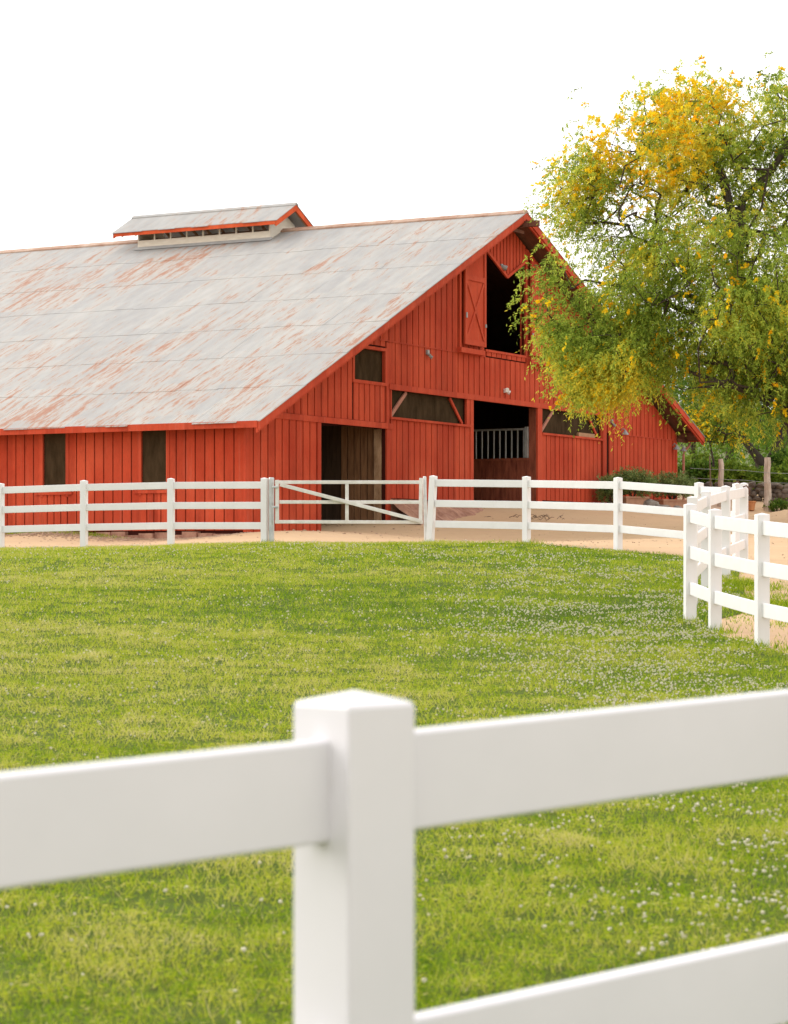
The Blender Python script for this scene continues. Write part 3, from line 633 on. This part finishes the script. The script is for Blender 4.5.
class Skel:
    def __init__(s): s.p = []; s.par = []; s.fixr = {}
    def node(s, p, par, r=None):
        s.p.append(np.array(p, float)); s.par.append(par)
        if r: s.fixr[len(s.p)-1] = r
        return len(s.p)-1
    def chain(s, pts, par, rad=None):
        for i, p in enumerate(pts): par = s.node(p, par, rad[i] if rad else None)
        return par
    def grow(s, targets, step=.8, wig=.12):
        c = s.p[0]; order = np.argsort([np.linalg.norm(t-s.base) for t in targets]); tips = []
        for i in order:
            t = targets[i]; P_ = np.array(s.p); d = np.linalg.norm(P_-t, axis=1)
            # prefer nodes that are nearer the base than the target and below it
            pen = d+.25*np.maximum(0, P_[:, 2]-t[2])+np.where(np.linalg.norm(P_-s.base, axis=1) > np.linalg.norm(t-s.base), .8, 0)
            pen[:s.skip] += 3
            k = int(np.argmin(pen)); n = max(1, int(d[k]/step)); a = P_[k]; cur = k
            for j in range(1, n+1):
                f = j/n; q = a*(1-f)+t*f; q = q+rng.normal(0, wig, 3)*(0 if j == n else 1)*step; q[2] += math.sin(f*math.pi)*.10*d[k]; cur = s.node(q, cur)
            tips.append(cur)
        return tips
    def build(s, name, mat, parent, rt=.012, e=.46, off=None):
        n = len(s.p); cnt = np.ones(n)
        for i in range(n-1, 0, -1): cnt[s.par[i]] += cnt[i] if s.par[i] >= 0 else 0
        rad = rt*cnt**e
        for k, r in s.fixr.items(): rad[k] = max(r, rad[k]) if False else r
        for i in range(n):
            if s.par[i] >= 0 and i not in s.fixr: rad[i] = min(rad[i], rad[s.par[i]]*.95)
        vs_ = []; fs = []; K = 6; off = np.array(off if off is not None else (0, 0, 0))
        for i in range(n):
            j = s.par[i]
            if j < 0: continue
            a, b = s.p[j]-off, s.p[i]-off; d = b-a; L = np.linalg.norm(d)
            if L < 1e-6: continue
            d /= L; K = 12 if rad[i] > .1 else 5; x = np.cross(d, (0, 0, 1) if abs(d[2]) < .9 else (1, 0, 0)); x /= np.linalg.norm(x); y = np.cross(d, x); b0 = len(vs_)
            for c_, r in ((a, rad[j] if (j in s.fixr or rad[j] < rad[i]*1.6) else rad[i]*1.15), (b, rad[i])):
                for k in range(K):
                    g_a = 2*math.pi*k/K; vs_.append(tuple(c_+(x*math.cos(g_a)+y*math.sin(g_a))*r))
            fs += [(b0+k, b0+(k+1) % K, b0+K+(k+1) % K, b0+K+k) for k in range(K)]
        me = bpy.data.meshes.new(name); me.from_pydata(vs_, [], fs); me.materials.append(mat); me.polygons.foreach_set('use_smooth', [True]*len(me.polygons))
        o = bpy.data.objects.new(name, me); COL.objects.link(o); o.parent = parent; return o
def in_ell(n, ells, shell=.35, seed=1):
    """random points in a union of ellipsoids (cx,cy,cz,rx,ry,rz), more of them near the skin"""
    r = np.random.default_rng(seed); ells = np.array(ells); w_ = (ells[:, 3]*ells[:, 4]*ells[:, 5])**.75; w_ /= w_.sum(); out = []
    while len(out) < n:
        e = ells[r.choice(len(ells), p=w_)]; d = r.normal(size=3); d /= np.linalg.norm(d); rr = r.random()**shell; out.append(e[:3]+d*rr*e[3:])
    return np.array(out)

# big feathery tree on the right
TY = 64.
tb_ = Vector((atx(812, TY), TY, 0)); tb_.z = g1(tb_.x, tb_.y)
tree = empty('mesquite_tree', tb_, 0, 'big feathery tree with yellow blossom on top, drooping over the barn gable', 'tree')
def pe(px, py, dY, rx, ry, rd_):        # ellipsoid measured in the picture, at depth TY+dY
    Y = TY+dY; k = Y/F; return ((px-CX)*k, Y, (HZ-py)*k, rx*k, rd_, ry*k)
ELL = [pe(690, 150, 0, 62, 62, 2.4), pe(640, 175, -.5, 55, 62, 2.0), pe(605, 185, 0, 42, 40, 1.4), pe(590, 140, 0, 22, 18, .8), pe(648, 110, 0, 34, 26, 1.2), pe(706, 100, 0, 34, 18, 1.4), pe(590, 222, 0, 32, 24, 1.2),
       pe(735, 190, 1, 60, 70, 2.8), pe(790, 150, 1, 60, 62, 2.8), pe(850, 190, 1, 80, 90, 3.4), pe(778, 92, 0, 24, 16, 1.0), pe(900, 290, 0, 90, 100, 3.4),
       pe(650, 250, -1, 52, 42, 1.8), pe(700, 275, -1.5, 72, 70, 2.6), pe(760, 300, -2, 76, 84, 3.0), pe(830, 330, -1.5, 90, 92, 3.2),
       pe(549, 280, -1, 25, 22, .8), pe(560, 316, -1, 20, 24, .8), pe(580, 322, -1, 32, 42, 1.0), pe(566, 180, 0, 20, 22, .7), pe(562, 205, 0, 16, 14, .6), pe(608, 362, -1, 40, 24, 1.0), pe(600, 350, -1.2, 44, 50, 1.4), pe(592, 368, -1, 28, 24, .9), pe(640, 322, -1.6, 52, 56, 1.8), pe(634, 358, -1.6, 40, 28, 1.4),
       pe(604, 384, -1, 24, 14, .8), pe(696, 345, -2, 54, 46, 2.0), pe(676, 392, -2, 16, 12, .6), pe(752, 378, -2, 44, 44, 2.0), pe(790, 378, -2, 54, 46, 2.2), pe(850, 380, -2, 60, 50, 2.2)]
sk = Skel(); sk.base = np.array(tb_)
a0 = sk.node(np.array(tb_)-np.array((0, 0, .3)), -1, .34); b0 = sk.chain([at(812, 500, 64), at(808, 470, 64)], a0, [.32, .29])
def pt(px, py, dY=0): return np.array(at(px, py, TY+dY))
L1 = sk.chain([pt(795, 430), pt(775, 375, -.3), pt(750, 320, -.5), pt(737, 270, -.5), pt(735, 225, -.3)], b0, [.24, .22, .19, .15, .12])
L2 = sk.chain([pt(725, 180), pt(700, 176), pt(690, 186), pt(672, 205)], L1, [.10, .10, .07, .05]); sk.chain([pt(742, 200), pt(770, 172), pt(785, 150), pt(800, 120)], L1-1, [.11, .10, .08, .05])
sk.chain([pt(712, 150), pt(694, 115)], L1, [.05, .04])
sk.chain([pt(740, 340, -1), pt(700, 318, -1.5), pt(660, 300, -1.6), pt(620, 286, -1.4), pt(585, 280, -1.2)], b0+3, [.11, .09, .07, .05, .03])
sk.chain([pt(840, 380), pt(860, 300), pt(850, 220)], b0+1, [.2, .15, .1]); sk.chain([pt(770, 400, -1.5), pt(730, 385, -2), pt(690, 372, -2)], b0+2, [.1, .08, .05])
sk.skip = 4
tg = in_ell(1250, ELL, .42, 5); sk.grow(list(tg), .55, .16)
sk.build('trunk', BARK, tree, .0085, .46, off=tb_)
P_ = np.array(sk.p[30:]); ctr = np.array(at(740, 260, TY))
def crown_leaves(P_, nper, spread, ctr, seed):
    r = np.random.default_rng(seed); A_ = np.repeat(P_, nper, axis=0)+r.normal(0, spread, (len(P_)*nper, 3))
    out = unit(A_-ctr); D_ = unit(out*.55+r.normal(0, .55, A_.shape)+np.array((0, 0, .15))); return A_, D_
tip = in_ell(3800, ELL, .5, 9)
bough = in_ell(600, [e_ for e_ in ELL if e_[0] < atx(660, TY) and e_[2] < (HZ-262)/F*TY], .6, 12)
A_, D_ = crown_leaves(np.concatenate([P_[rng.choice(len(P_), 2600)], tip, bough]), 4, .26, ctr, 2)
clump = np.array([mnoise.noise(Vector(a)*.55) for a in A_.tolist()])
keep = (clump > -.16) | (rng.random(len(A_)) < .22)
A_, D_, clump = A_[keep], D_[keep], clump[keep]
c2 = np.array([mnoise.noise(Vector(a)*1.6+Vector((4, 4, 4))) for a in A_.tolist()]); val = np.clip(.40+clump*.75+c2*.5+rng.normal(0, .07, len(A_)), 0, 1)
# yellow blossom: mostly on the upper left, sparse elsewhere
pxs = A_[:, 0]/A_[:, 1]*F+CX; pys = HZ-A_[:, 2]/A_[:, 1]*F
pr = np.clip(1-np.hypot((pxs-632)/105, (pys-140)/85), 0, 1)*1.7+np.clip(1-np.hypot((pxs-705)/65, (pys-95)/42), 0, 1)*1.2
bn = np.array([mnoise.noise(Vector(a)*1.3+Vector((9, 3, 1))) for a in A_.tolist()])
pr = .62*pr*(bn > -.12)+.018+.10*((bn > .30))+.05*(pys > 330)*(bn > .1)
val = np.clip(val+.55*np.clip(pr, 0, 1), 0, 1)
q, v = sprays(A_, D_, .50, 20, .095, .030, .75, val)
np_mesh('crown', q-np.array(tb_), 4, LEAF, tree, {'v': v})
ys = rng.random(len(A_)) < pr
q, v = sprays(A_[ys]+D_[ys]*.12, D_[ys], .34, 20, .085, .055, .5, rng.random(ys.sum()))
np_mesh('blossom', q-np.array(tb_), 4, YEL, tree, {'v': v})

def small_tree(label, px, Y, h, crown, mat, nleaf, r0=.16, fork=None, name='tree', seed=0, leaf=(.12, .05), blossom=0, group='trees beyond the stone wall', zb=None, cat='tree'):
    x = atx(px, Y); z = g1(x, Y); e = empty(name, (x, Y, z), 0, label, cat, group); s = Skel(); s.base = np.array((x, Y, z))
    a = s.node((x, Y, z-.3), -1, r0*1.15); b = s.node((x+.03, Y, z+h*.12), a, r0)
    if fork:
        for (dx, dz) in fork: s.chain([(x+dx*.5, Y, z+h*.12+dz*.5), (x+dx, Y+.2, z+h*.12+dz)], b, [r0*.62, r0*.5])
    else: s.chain([(x+.1, Y, z+h*.3), (x-.05, Y, z+h*.5)], b, [r0*.8, r0*.5])
    s.skip = 2; ell = [(x+c[0], Y+c[1], z+c[2], c[3], c[4], c[5]) for c in crown]; s.grow(list(in_ell(150, ell, .45, seed)), .7, .12); s.build('trunk', BARK, e, .010, .46, off=(x, Y, z))
    tips = in_ell(nleaf//3, ell, .5, seed+1); cc = np.array(ell)[:, :3].mean(0); A, D = crown_leaves(tips, 3, .22, cc, seed+3)
    cl_ = np.array([mnoise.noise(Vector(t)*.8) for t in A.tolist()]); kp = (cl_ > -.25) | (rng.random(len(A)) < .3); A, D, cl_ = A[kp], D[kp], cl_[kp]
    q, v = sprays(A, D, .55, 14, leaf[0], leaf[1], .45, np.clip(.45+cl_*.7, 0, 1)); np_mesh('crown', q-s.base, 4, mat, e, {'v': v})
    if blossom:
        k = rng.random(len(A)) < blossom; q, v = sprays(A[k], D[k], .4, 12, .09, .06, .4, rng.random(k.sum())); np_mesh('blossom', q-s.base, 4, YEL, e, {'v': v})
    return e
small_tree('dark tree with a forked trunk standing behind the stone wall', 766, 94, 8, [(0, 0, 5.0, 3.2, 2.5, 2.3), (-2.2, 0, 4.2, 1.9, 1.8, 1.3), (2.4, 0, 4.6, 2.2, 2, 1.8), (0, 0, 6.8, 2.2, 2, 1.5)], LEAFD, 2600, .24, [(-1.1, 1.5), (.75, 1.6)], 'mesquite_tree', 11)
small_tree('yellow flowering small tree just right of the barn eave', 711, 90.5, 4, [(.0, 0, 3.0, .9, .8, .8), (.6, 0, 2.5, .7, .7, .6), (-.5, 0, 2.5, .6, .6, .5)], LEAFY, 500, .06, None, 'palo_verde_tree', 21, (.09, .045), .38)
small_tree('mid green tree behind the barn corner with a thin dark stem', 691, 97, 5.5, [(0, 0, 3.4, 1.6, 1.5, 1.2), (.8, 0, 4.4, 1.5, 1.4, 1.2), (-1.5, 0, 4.6, 2.0, 1.5, 1.6)], LEAFG, 1100, .10, None, 'tree', 31)
small_tree('broad dark tree far behind the yellow flowering one', 728, 108, 9, [(0, 0, 5.2, 3.2, 2.5, 2.4), (-2.5, 0, 4.2, 2.2, 2, 1.8), (2, 0, 3.6, 2.4, 2, 1.6)], LEAFD, 1800, .22, None, 'tree', 41)
small_tree('bright green bushy tree at the right edge behind the forked one', 800, 104, 8, [(0, 0, 4.2, 3.2, 2.5, 2.4), (-2, 0, 2.6, 1.9, 2, 1.4), (2.6, 0, 3.5, 2.6, 2, 2)], LEAFG, 1500, .18, None, 'tree', 51)
small_tree('tall dark tree beyond the right edge of the stone wall', 865, 98, 9, [(0, 0, 5.4, 3.4, 2.5, 2.6), (-2, 0, 3.0, 2.0, 2, 1.6)], LEAFD, 1300, .22, None, 'tree', 61)
small_tree('low spreading tree farthest back between the forked trunk and the wooden posts', 755, 118, 8, [(0, 0, 3.4, 4.5, 2.5, 2.4), (-4, 0, 3.0, 2.8, 2, 1.9), (4, 0, 3.2, 3, 2, 2)], LEAFG, 1500, .2, None, 'tree', 71)
def shrub(label, px, py, Y, r_, h, mat, n=260, leaf=(.10, .045), name='shrub', group='shrubs by the stone wall', seed=0, base=None, L=.35, up=.5):
    x = atx(px, Y); z = base if base is not None else g1(x, Y); rr = np.random.default_rng(seed+5); e = empty(name, (x, Y, z), 0, label, 'shrub', group)
    m = MB()
    for i in range(9):
        a = rr.uniform(0, 6.28); t = rr.uniform(.3, .9); m.tube([(0, 0, 0 if base is not None else -.1), (math.cos(a)*r_*t*.5, math.sin(a)*r_*t*.5, h*.4), (math.cos(a)*r_*t, math.sin(a)*r_*t, h*.8)], [.02, .014, .006], 5)
    m.build('stem', BARK, e)
    A = in_ell(n, [(0, 0, h*.52, r_*.85, r_*.75, h*.42), (r_*.3, 0, h*.45, r_*.6, r_*.5, h*.38), (-r_*.35, 0, h*.42, r_*.6, r_*.5, h*.36)], .45, seed); A[:, 2] = np.maximum(A[:, 2], .05)
    D = unit(unit(A-np.array((0, 0, h*.3)))*.6+rr.normal(0, .4, A.shape)+np.array((0, 0, up))); val = np.clip(.45+rr.normal(0, .2, n), 0, 1)
    q, v = sprays(A, D, L, 12, leaf[0], leaf[1], .15, val); q[:, 2] = np.maximum(q[:, 2], .01); np_mesh('foliage', q, 4, mat, e, {'v': v}); return e
for i, (px, Y, r_, h, mt, lb_) in enumerate([
    (697, 91, .8, 1.3, LEAFD, 'dark green shrub at the barn end of the stone wall'), (703, 93, .9, 1.6, LEAFY, 'yellow green shrub behind the thin bare stake'),
    (718, 92, .8, 1.2, LEAFD, 'dark shrub directly behind the left weathered post'), (733, 90.5, .9, 1.1, LEAFY, 'lime green leafy shrub between the two weathered posts'),
    (748, 91, .9, .85, LEAFY, 'yellow green shrub beside the forked trunk, left of it'), (760, 92.5, .8, .7, LEAFD, 'dark low shrub at the foot of the forked trunk'),
    (779, 90.5, .8, .9, LEAFY, 'bright shrub right of the right weathered post'), (792, 92, 1.0, 1.8, LEAFD, 'dark shrub at the right edge above the stone wall'), (806, 91, 1.0, 1.5, LEAFY, 'leafy shrub outside the right edge above the wall')]):
    shrub(lb_, px, 0, Y, r_, h*1.0, mt, 330, (.16, .075), seed=100+i)
shrub('small round green bush at the foot of the stone wall', 778, 0, 86.4, .42, .42, LEAFD, 150, (.07, .04), seed=130, name='bush', L=.15)

# hill of scrub far behind
hx = axis([(-60, 120, 6)]); hy = axis([(150, 230, 8)]); HX, HY = np.meshgrid(hx, hy)
HZZ = 2+10*np.clip((HY-150)/60, 0, 1)*np.clip((HX+60)/60, 0, 1)*(.8+.4*vnoise(HX, HY, 25, 8))
me = bpy.data.meshes.new('hill'); me.from_pydata(np.stack([HX.ravel(), HY.ravel(), HZZ.ravel()], 1).tolist(), [], [(j*len(hx)+i, j*len(hx)+i+1, (j+1)*len(hx)+i+1, (j+1)*len(hx)+i) for j in range(len(hy)-1) for i in range(len(hx)-1)])
me.materials.append(m_plain('scrub_hill', (.06, .085, .03), (.20, .20, .09), .6, .95)); o = bpy.data.objects.new('hill', me); COL.objects.link(o); tag(o, kind='structure')

# ------------------------------------------------------------------ stone wall, rustic posts
def stone(m, c, s, seed, lv=1):
    r = random.Random(seed); bm = bmesh.new(); bmesh.ops.create_icosphere(bm, subdivisions=2, radius=1)
    rot = Matrix.Rotation(r.uniform(0, 6.28), 3, 'Z')@Matrix.Rotation(r.uniform(-.3, .3), 3, 'X'); o_ = Vector((r.random()*50, r.random()*50, r.random()*50))
    for v_ in bm.verts:
        p = v_.co.copy(); p = Vector([math.copysign(abs(a)**.72, a) for a in p]); p *= 1+.28*mnoise.noise(p*1.3+o_); v_.co = rot@Vector((p.x*s[0], p.y*s[1], p.z*s[2]))
    bm.verts.index_update(); m.add([v_.co+Vector(c) for v_ in bm.verts], [tuple(v_.index for v_ in f.verts) for f in bm.faces]); bm.free()
wx0 = atx(706, 88); sw = MB((wx0, 88, 2.0)); x = wx0; k = 0
while x < 30:
    for row in range(4):
        zb = g1(x, 88); k += 1; wd = random.uniform(.14, .24)
        stone(sw, (x+random.uniform(-.08, .08)+(row % 2)*.14, 88+random.uniform(-.05, .05), zb+.06+row*.165), (wd, .17, .10+random.uniform(0, .03)), k)
    x += .32
o = sw.build('stone_wall', STONE, smooth=False); o.location = (wx0, 88, 2.0); tag(o, 'low dry stone wall of dark stones behind the lane, below the shrubs', 'stone wall')
def oldpost(px, ptop, Y, label, r_=.11):
    p = at(px, ptop, Y); zb = g1(p.x, p.y)-.2; n = 9; pts = []; 
    m = MB(); m.tube([(random.uniform(-.02, .02)*(i > 0), random.uniform(-.02, .02), zb+(p.z-zb)*i/n) for i in range(n+1)], [r_*(1.12-.28*i/n+random.uniform(-.07, .07)) for i in range(n+1)], 10)
    m.off = Vector((0, 0, 0)); o = m.build('wooden_post', OLDW); o.location = (p.x, p.y, 0); return tag(o, label, 'post')
oldpost(721, 459, 86.5, 'weathered grey wooden post standing behind the lane corner posts'); oldpost(767.5, 457.5, 86.5, 'weathered knotty wooden post left of the small round bush', .13)
oldpost(822, 459, 86.5, 'weathered wooden post beyond the right edge of the photo')
m = MB(); 
for dz in (1.0, 1.35):
    for a, b in ((690, 721), (721, 767.5), (767.5, 822)):
        pa = at(a, 470, 86.5); pb = at(b, 470, 86.5); m.tube([(pa.x, 86.39, g1(pa.x, 86.5)+dz), ((pa.x+pb.x)/2, 86.39, g1(pa.x, 86.5)+dz-.03), (pb.x, 86.39, g1(pb.x, 86.5)+dz)], .007, 4)
tag(m.build('fence_wire', GREYP), 'two thin sagging wires strung between the weathered wooden posts', 'wire')
m = MB(); p = at(710, 456, 87.2); m.tube([(0, 0, 0), (.02, 0, .7), (-.01, 0, p.z-g1(p.x, p.y))], [.03, .028, .02], 6); o = m.build('wooden_stake', TWIG); o.location = (p.x, p.y, g1(p.x, p.y)); tag(o, 'thin dark stake between the barn corner and the left weathered post', 'stake')
m = MB(); p = at(751, 499, 86.3); m.lathe((0, 0, 0), [(.12, 0), (.17, .28), (.19, .29), (.19, .34), (.16, .34)], 14); o = m.build('clay_pot', m_plain('orange_clay', (.42, .17, .07), (.52, .24, .10), 4)); o.location = (p.x, p.y, g1(p.x, p.y)); tag(o, 'orange clay pot at the foot of the stone wall', 'pot')

def upx(px, v):
    lo, hi = -10., 60.
    for _ in range(40):
        m_i = (lo+hi)/2; q_ = bw(m_i, v)
        if q_.x/q_.y*F+CX < px: lo = m_i
        else: hi = m_i
    return lo
# planters, rocks, can by the right part of the gable
def planter(px, u, label, slabel, wd, seed):
    x, y, _ = bw(u, -1.1); z = g1(x, y); e = empty('planter', (x, y, z), BA-.5, label, 'planter', 'clay planters against the gable')
    m = MB(); a = wd/2; m.hexa([(-a*.92, -.2, -.05), (a*.92, -.2, -.05), (a*.92, .2, -.05), (-a*.92, .2, -.05), (-a, -.24, .32), (a, -.24, .32), (a, .24, .32), (-a, .24, .32)]); m.build('box', TERRA, e, bevel=.01)
    m = MB(); m.box(-a-.03, a+.03, -.27, -.21, .30, .36); m.box(-a-.03, a+.03, .21, .27, .30, .36); m.box(-a-.03, -a+.03, -.21, .21, .30, .36); m.box(a-.03, a+.03, -.21, .21, .30, .36); m.build('rim', TERRA, e)
    s = shrub(slabel, CX+x/y*F, 0, y, wd*.85, .95, LEAFB, 620, (.10, .028), 'potted_bush', 'bushy herbs in the planters', seed, base=z+.30, L=.28, up=.9)
planter(633, upx(633, -1.1), 'clay planter nearer the middle of the gable', 'rounded grey green bush in the left planter', .95, 201)
planter(672, upx(672, -1.1), 'clay planter at the right barn corner under the lamp', 'wider grey green bush in the planter at the barn corner', 1.15, 202)
sx = bw(upx(609, -.6), -.6); shrub('dark bush growing at the dark gap beside the door panel', CX+sx.x/sx.y*F, 0, sx.y, .42, 1.05, LEAFB, 330, (.10, .03), 'bush', None, 203, L=.25, up=.9)
for i, (u, dv, s, lb_) in enumerate([(upx(649, -1.5), -1.5, (.34, .25, .22), 'large tan rounded rock between the two planters'), (upx(656, -1.7), -1.7, (.22, .2, .13), 'small flat rock right of the large tan rock'), (upx(662, -1.95), -1.95, (.30, .2, .15), 'grey angular rock leaning on the corner planter'), (upx(678, -2.0), -2.0, (.16, .14, .15), 'small upright dark rock before the corner planter'), (upx(644, -2.0), -2.0, (.14, .12, .08), 'smallest rock in front of the large tan rock')]):
    p = bw(u, dv); z = g1(p.x, p.y); m = MB(); stone(m, (0, 0, 0), s, 300+i); o = m.build('rock', ROCK); o.location = (p.x, p.y, z+s[2]*.6); tag(o, lb_, 'rock', 'rocks between the planters')
# twig heap on the drive near the main doorway
m = MB(); p = bw(11.8, -2.6); r = random.Random(5)
for i in range(34):
    a = r.uniform(0, 6.28); d = r.gauss(0, .38); c = Vector((d*1.5, r.gauss(0, .35), r.uniform(.0, .12))); L = r.uniform(.10, .32); dd = Vector((math.cos(a), math.sin(a), r.uniform(-.15, .4)))*L
    m.tube([c-dd*.5, c+dd*.1+Vector((0, 0, .04)), c+dd*.5], [.012, .009, .004], 4)
o = m.build('twigs', TWIG); o.location = (p.x, p.y, g1(p.x, p.y)); tag(o, kind='stuff')

# ------------------------------------------------------------------ grass, clover, pebbles
def tuft_field():
    V = []
    bands = [(3.6, 5.5, 3500, .042, .0045), (5.5, 9, 6000, .042, .0045), (9, 15, 4200, .042, .0052), (15, 25, 2200, .042, .0072), (25, 36, 1250, .040, .0105), (36, 51.5, 700, .038, .015)]
    for (y0, y1, den, hgt, wd) in bands:
        for yy in np.arange(y0, y1, 1.0):
            y2 = min(yy+1, y1); xl = -394/F*y2*1.04-2.6; xr = min(394/F*y2*1.04+2.6, 30)
            n = int(den*(y2-yy)*(xr-xl)); x = rng.uniform(xl, xr, n); y = rng.uniform(yy, y2, n)
            e1 = lawn_x(y)+(vnoise(x, y, .35, 4)-.45)*.5; e2 = lawn_y(x)+(vnoise(x, y, .5, 5)-.45)*.5
            dens = .10+.9*vnoise(x, y, .11, 6)+.35*vnoise(x, y, .8, 7); k = (x < e1) & (y < e2) & (rng.random(n) < dens); x, y = x[k], y[k]; n = len(x)
            V.append((x, y, np.full(n, hgt), np.full(n, wd)))
    x, y, h, w_ = [np.concatenate([a[i] for a in V]) for i in range(4)]; n = len(x)
    broad = rng.random(n) < .55                                    # clover leaflets: short, broad, lying flatter
    hump = vnoise(x, y, .33, 14)*.55+vnoise(x, y, .14, 16)*.45; wide = vnoise(x, y, 1.3, 15)
    z = gz(x, y)+.006+.045*hump*(.6+.8*wide); big = vnoise(x*.55, y, 2.2, 11)*.4+vnoise(x*.7, y, .7, 12)*.35+vnoise(x*.5, y*.7, 5, 13)*.45
    lush = np.clip((x+1.5)/6+.25, 0, 1)
    h = h*(.35+1.0*hump+.35*wide)*rng.uniform(.4, 1.3, n); h[broad] *= .45; w_ = np.where(broad, w_*2.0, w_)
    a = rng.uniform(0, 2*np.pi, n); la = rng.uniform(0, 2*np.pi, n); ln = rng.uniform(.3, 1.5, n)*h; ln[broad] = rng.uniform(.012, .022, broad.sum())*(1+w_[broad]*30)
    dx, dy = np.cos(a)*w_/2, np.sin(a)*w_/2; z0 = np.where(broad, z+h*.8, z-.01); tz = np.where(broad, z+h, z+h)
    v = np.empty((n, 3, 3)); v[:, 0] = np.stack([x-dx, y-dy, z0], 1); v[:, 1] = np.stack([x+dx, y+dy, z0+np.where(broad, rng.normal(0, .004, n), 0)], 1); v[:, 2] = np.stack([x+np.cos(la)*ln, y+np.sin(la)*ln, tz], 1)
    c = .64-.05*lush+(big-.6)*.8+(hump-.5)*.8-lush*.24+rng.normal(0, .17, n)-.10*broad; dry = rng.random(n) < .06; c[dry] = rng.uniform(.8, 1, dry.sum())  # hump term colours blades darker in hollows, as painted shade
    print('grass blades', n); return v.reshape(-1, 3), np.clip(c, 0, 1)
v, c = tuft_field(); o = np_mesh('grass', v, 3, GRASS, None, {'v': c}); tag(o, kind='stuff')
# clover heads
n = 250000; y = rng.uniform(5.5**1.5, 49**1.5, n)**(1/1.5); x = rng.uniform(-1, 1, n)*(394/F*y*1.04+2.2)
pxx = x/y*F+CX
d = vnoise(x*.8, y, 1.6, 21)*.45+vnoise(x, y, .4, 22)*.55; bias = np.clip((x+.2)/2.2, 0, 1)*np.clip((40-y)/12, .25, 1)
pr = np.clip((d-.54+bias*.18)*4, 0, 1)*(.12+.88*bias)*.46+.008; pr = pr*np.clip(y/12, .6, 1)
k = (rng.random(n) < pr) & (x < lawn_x(y)-.1) & (y < lawn_y(x)-.2); x, y = x[k], y[k]; n = len(x); print('clover', n)
z = gz(x, y)+.03+rng.uniform(.022, .052, n)
ico = bmesh.new(); bmesh.ops.create_icosphere(ico, subdivisions=1, radius=1); iv = np.array([v_.co[:] for v_ in ico.verts]); fi = np.array([[v_.index for v_ in f.verts] for f in ico.faces]); ico.free()
tri = iv[fi.ravel()]; s = rng.uniform(.0042, .0098, n)*(1+np.clip((y-20)/45, 0, .6))
V = tri[None]*s[:, None, None]*(1+rng.normal(0, .18, (n, len(tri), 1)))*np.array((1, 1, .85))+np.stack([x, y, z], 1)[:, None, :]
o = np_mesh('clover_flowers', V.reshape(-1, 3), 3, CLOV); tag(o, kind='stuff')
# weeds and pebbles on the dirt
n = 4000; x = rng.uniform(-12, 22, n); y = rng.uniform(24, 86, n); wv_ = rng.uniform(-.3, 9, 2600); wu_ = -rng.gamma(1.6, .35, 2600)-.12; x = np.append(x, [bw(a_, b_).x for a_, b_ in zip(wu_, wv_)]); y = np.append(y, [bw(a_, b_).y for a_, b_ in zip(wu_, wv_)]); n = len(x);  k = (x > lawn_x(y)+.05) | (y > lawn_y(x)+.1); k &= (x/y < .19) & (x/y > -.19)
x, y = x[k], y[k]; n = len(x); z = gz(x, y)+.004; s = rng.uniform(.006, .020, n)*(1+1.2*(y > 60)*(x < 0))
V = tri[None]*s[:, None, None]*np.array((1, 1, .55))*(1+rng.normal(0, .15, (n, len(tri), 1)))+np.stack([x, y, z], 1)[:, None, :]
o = np_mesh('pebbles', V.reshape(-1, 3), 3, m_plain('tan_grit', (.34, .22, .14), (.56, .40, .29), 8)); tag(o, kind='stuff')
# tufts at fence posts and sparse weeds beside the lane and along the wall
cs = [(p.x, p.y, .10, 140) for p in (at(690, 0, 27.7), at(716, 0, 26.5), at(763, 0, 24.1), at(430, 0, 48.3), at(529, 0, 47.3), at(271, 0, 48.9))]
cs += [(rng.uniform(4.0, 5.3), rng.uniform(29, 35), .055, 260) for _ in range(46)]+[(bw(-.5, v_).x, bw(-.5, v_).y, .09, 60) for v_ in rng.uniform(3.5, 7.6, 26)]
cs += [(rng.uniform(4.0, 4.7), rng.uniform(23.5, 28.5), .05, 60) for _ in range(14)]
X = []; 
for (cx_, cy_, hh, k) in cs:
    r_ = .16 if hh > .08 else .28; X.append(np.stack([rng.normal(cx_, r_, k), rng.normal(cy_, r_, k), rng.uniform(.4, 1.3, k)*hh], 1))
X = np.concatenate(X); n = len(X); z = gz(X[:, 0], X[:, 1])+.0; a = rng.uniform(0, 6.28, n); wd = .006; v = np.empty((n, 3, 3))
v[:, 0] = np.stack([X[:, 0]-np.cos(a)*wd, X[:, 1]-np.sin(a)*wd, z], 1); v[:, 1] = np.stack([X[:, 0]+np.cos(a)*wd, X[:, 1]+np.sin(a)*wd, z], 1); b = rng.uniform(0, 6.28, n); v[:, 2] = np.stack([X[:, 0]+np.cos(b)*X[:, 2]*.5, X[:, 1]+np.sin(b)*X[:, 2]*.5, z+X[:, 2]], 1)
o = np_mesh('weeds', v.reshape(-1, 3), 3, GRASS, None, {'v': np.clip(rng.normal(.3, .2, n), 0, 1)}); tag(o, kind='stuff')
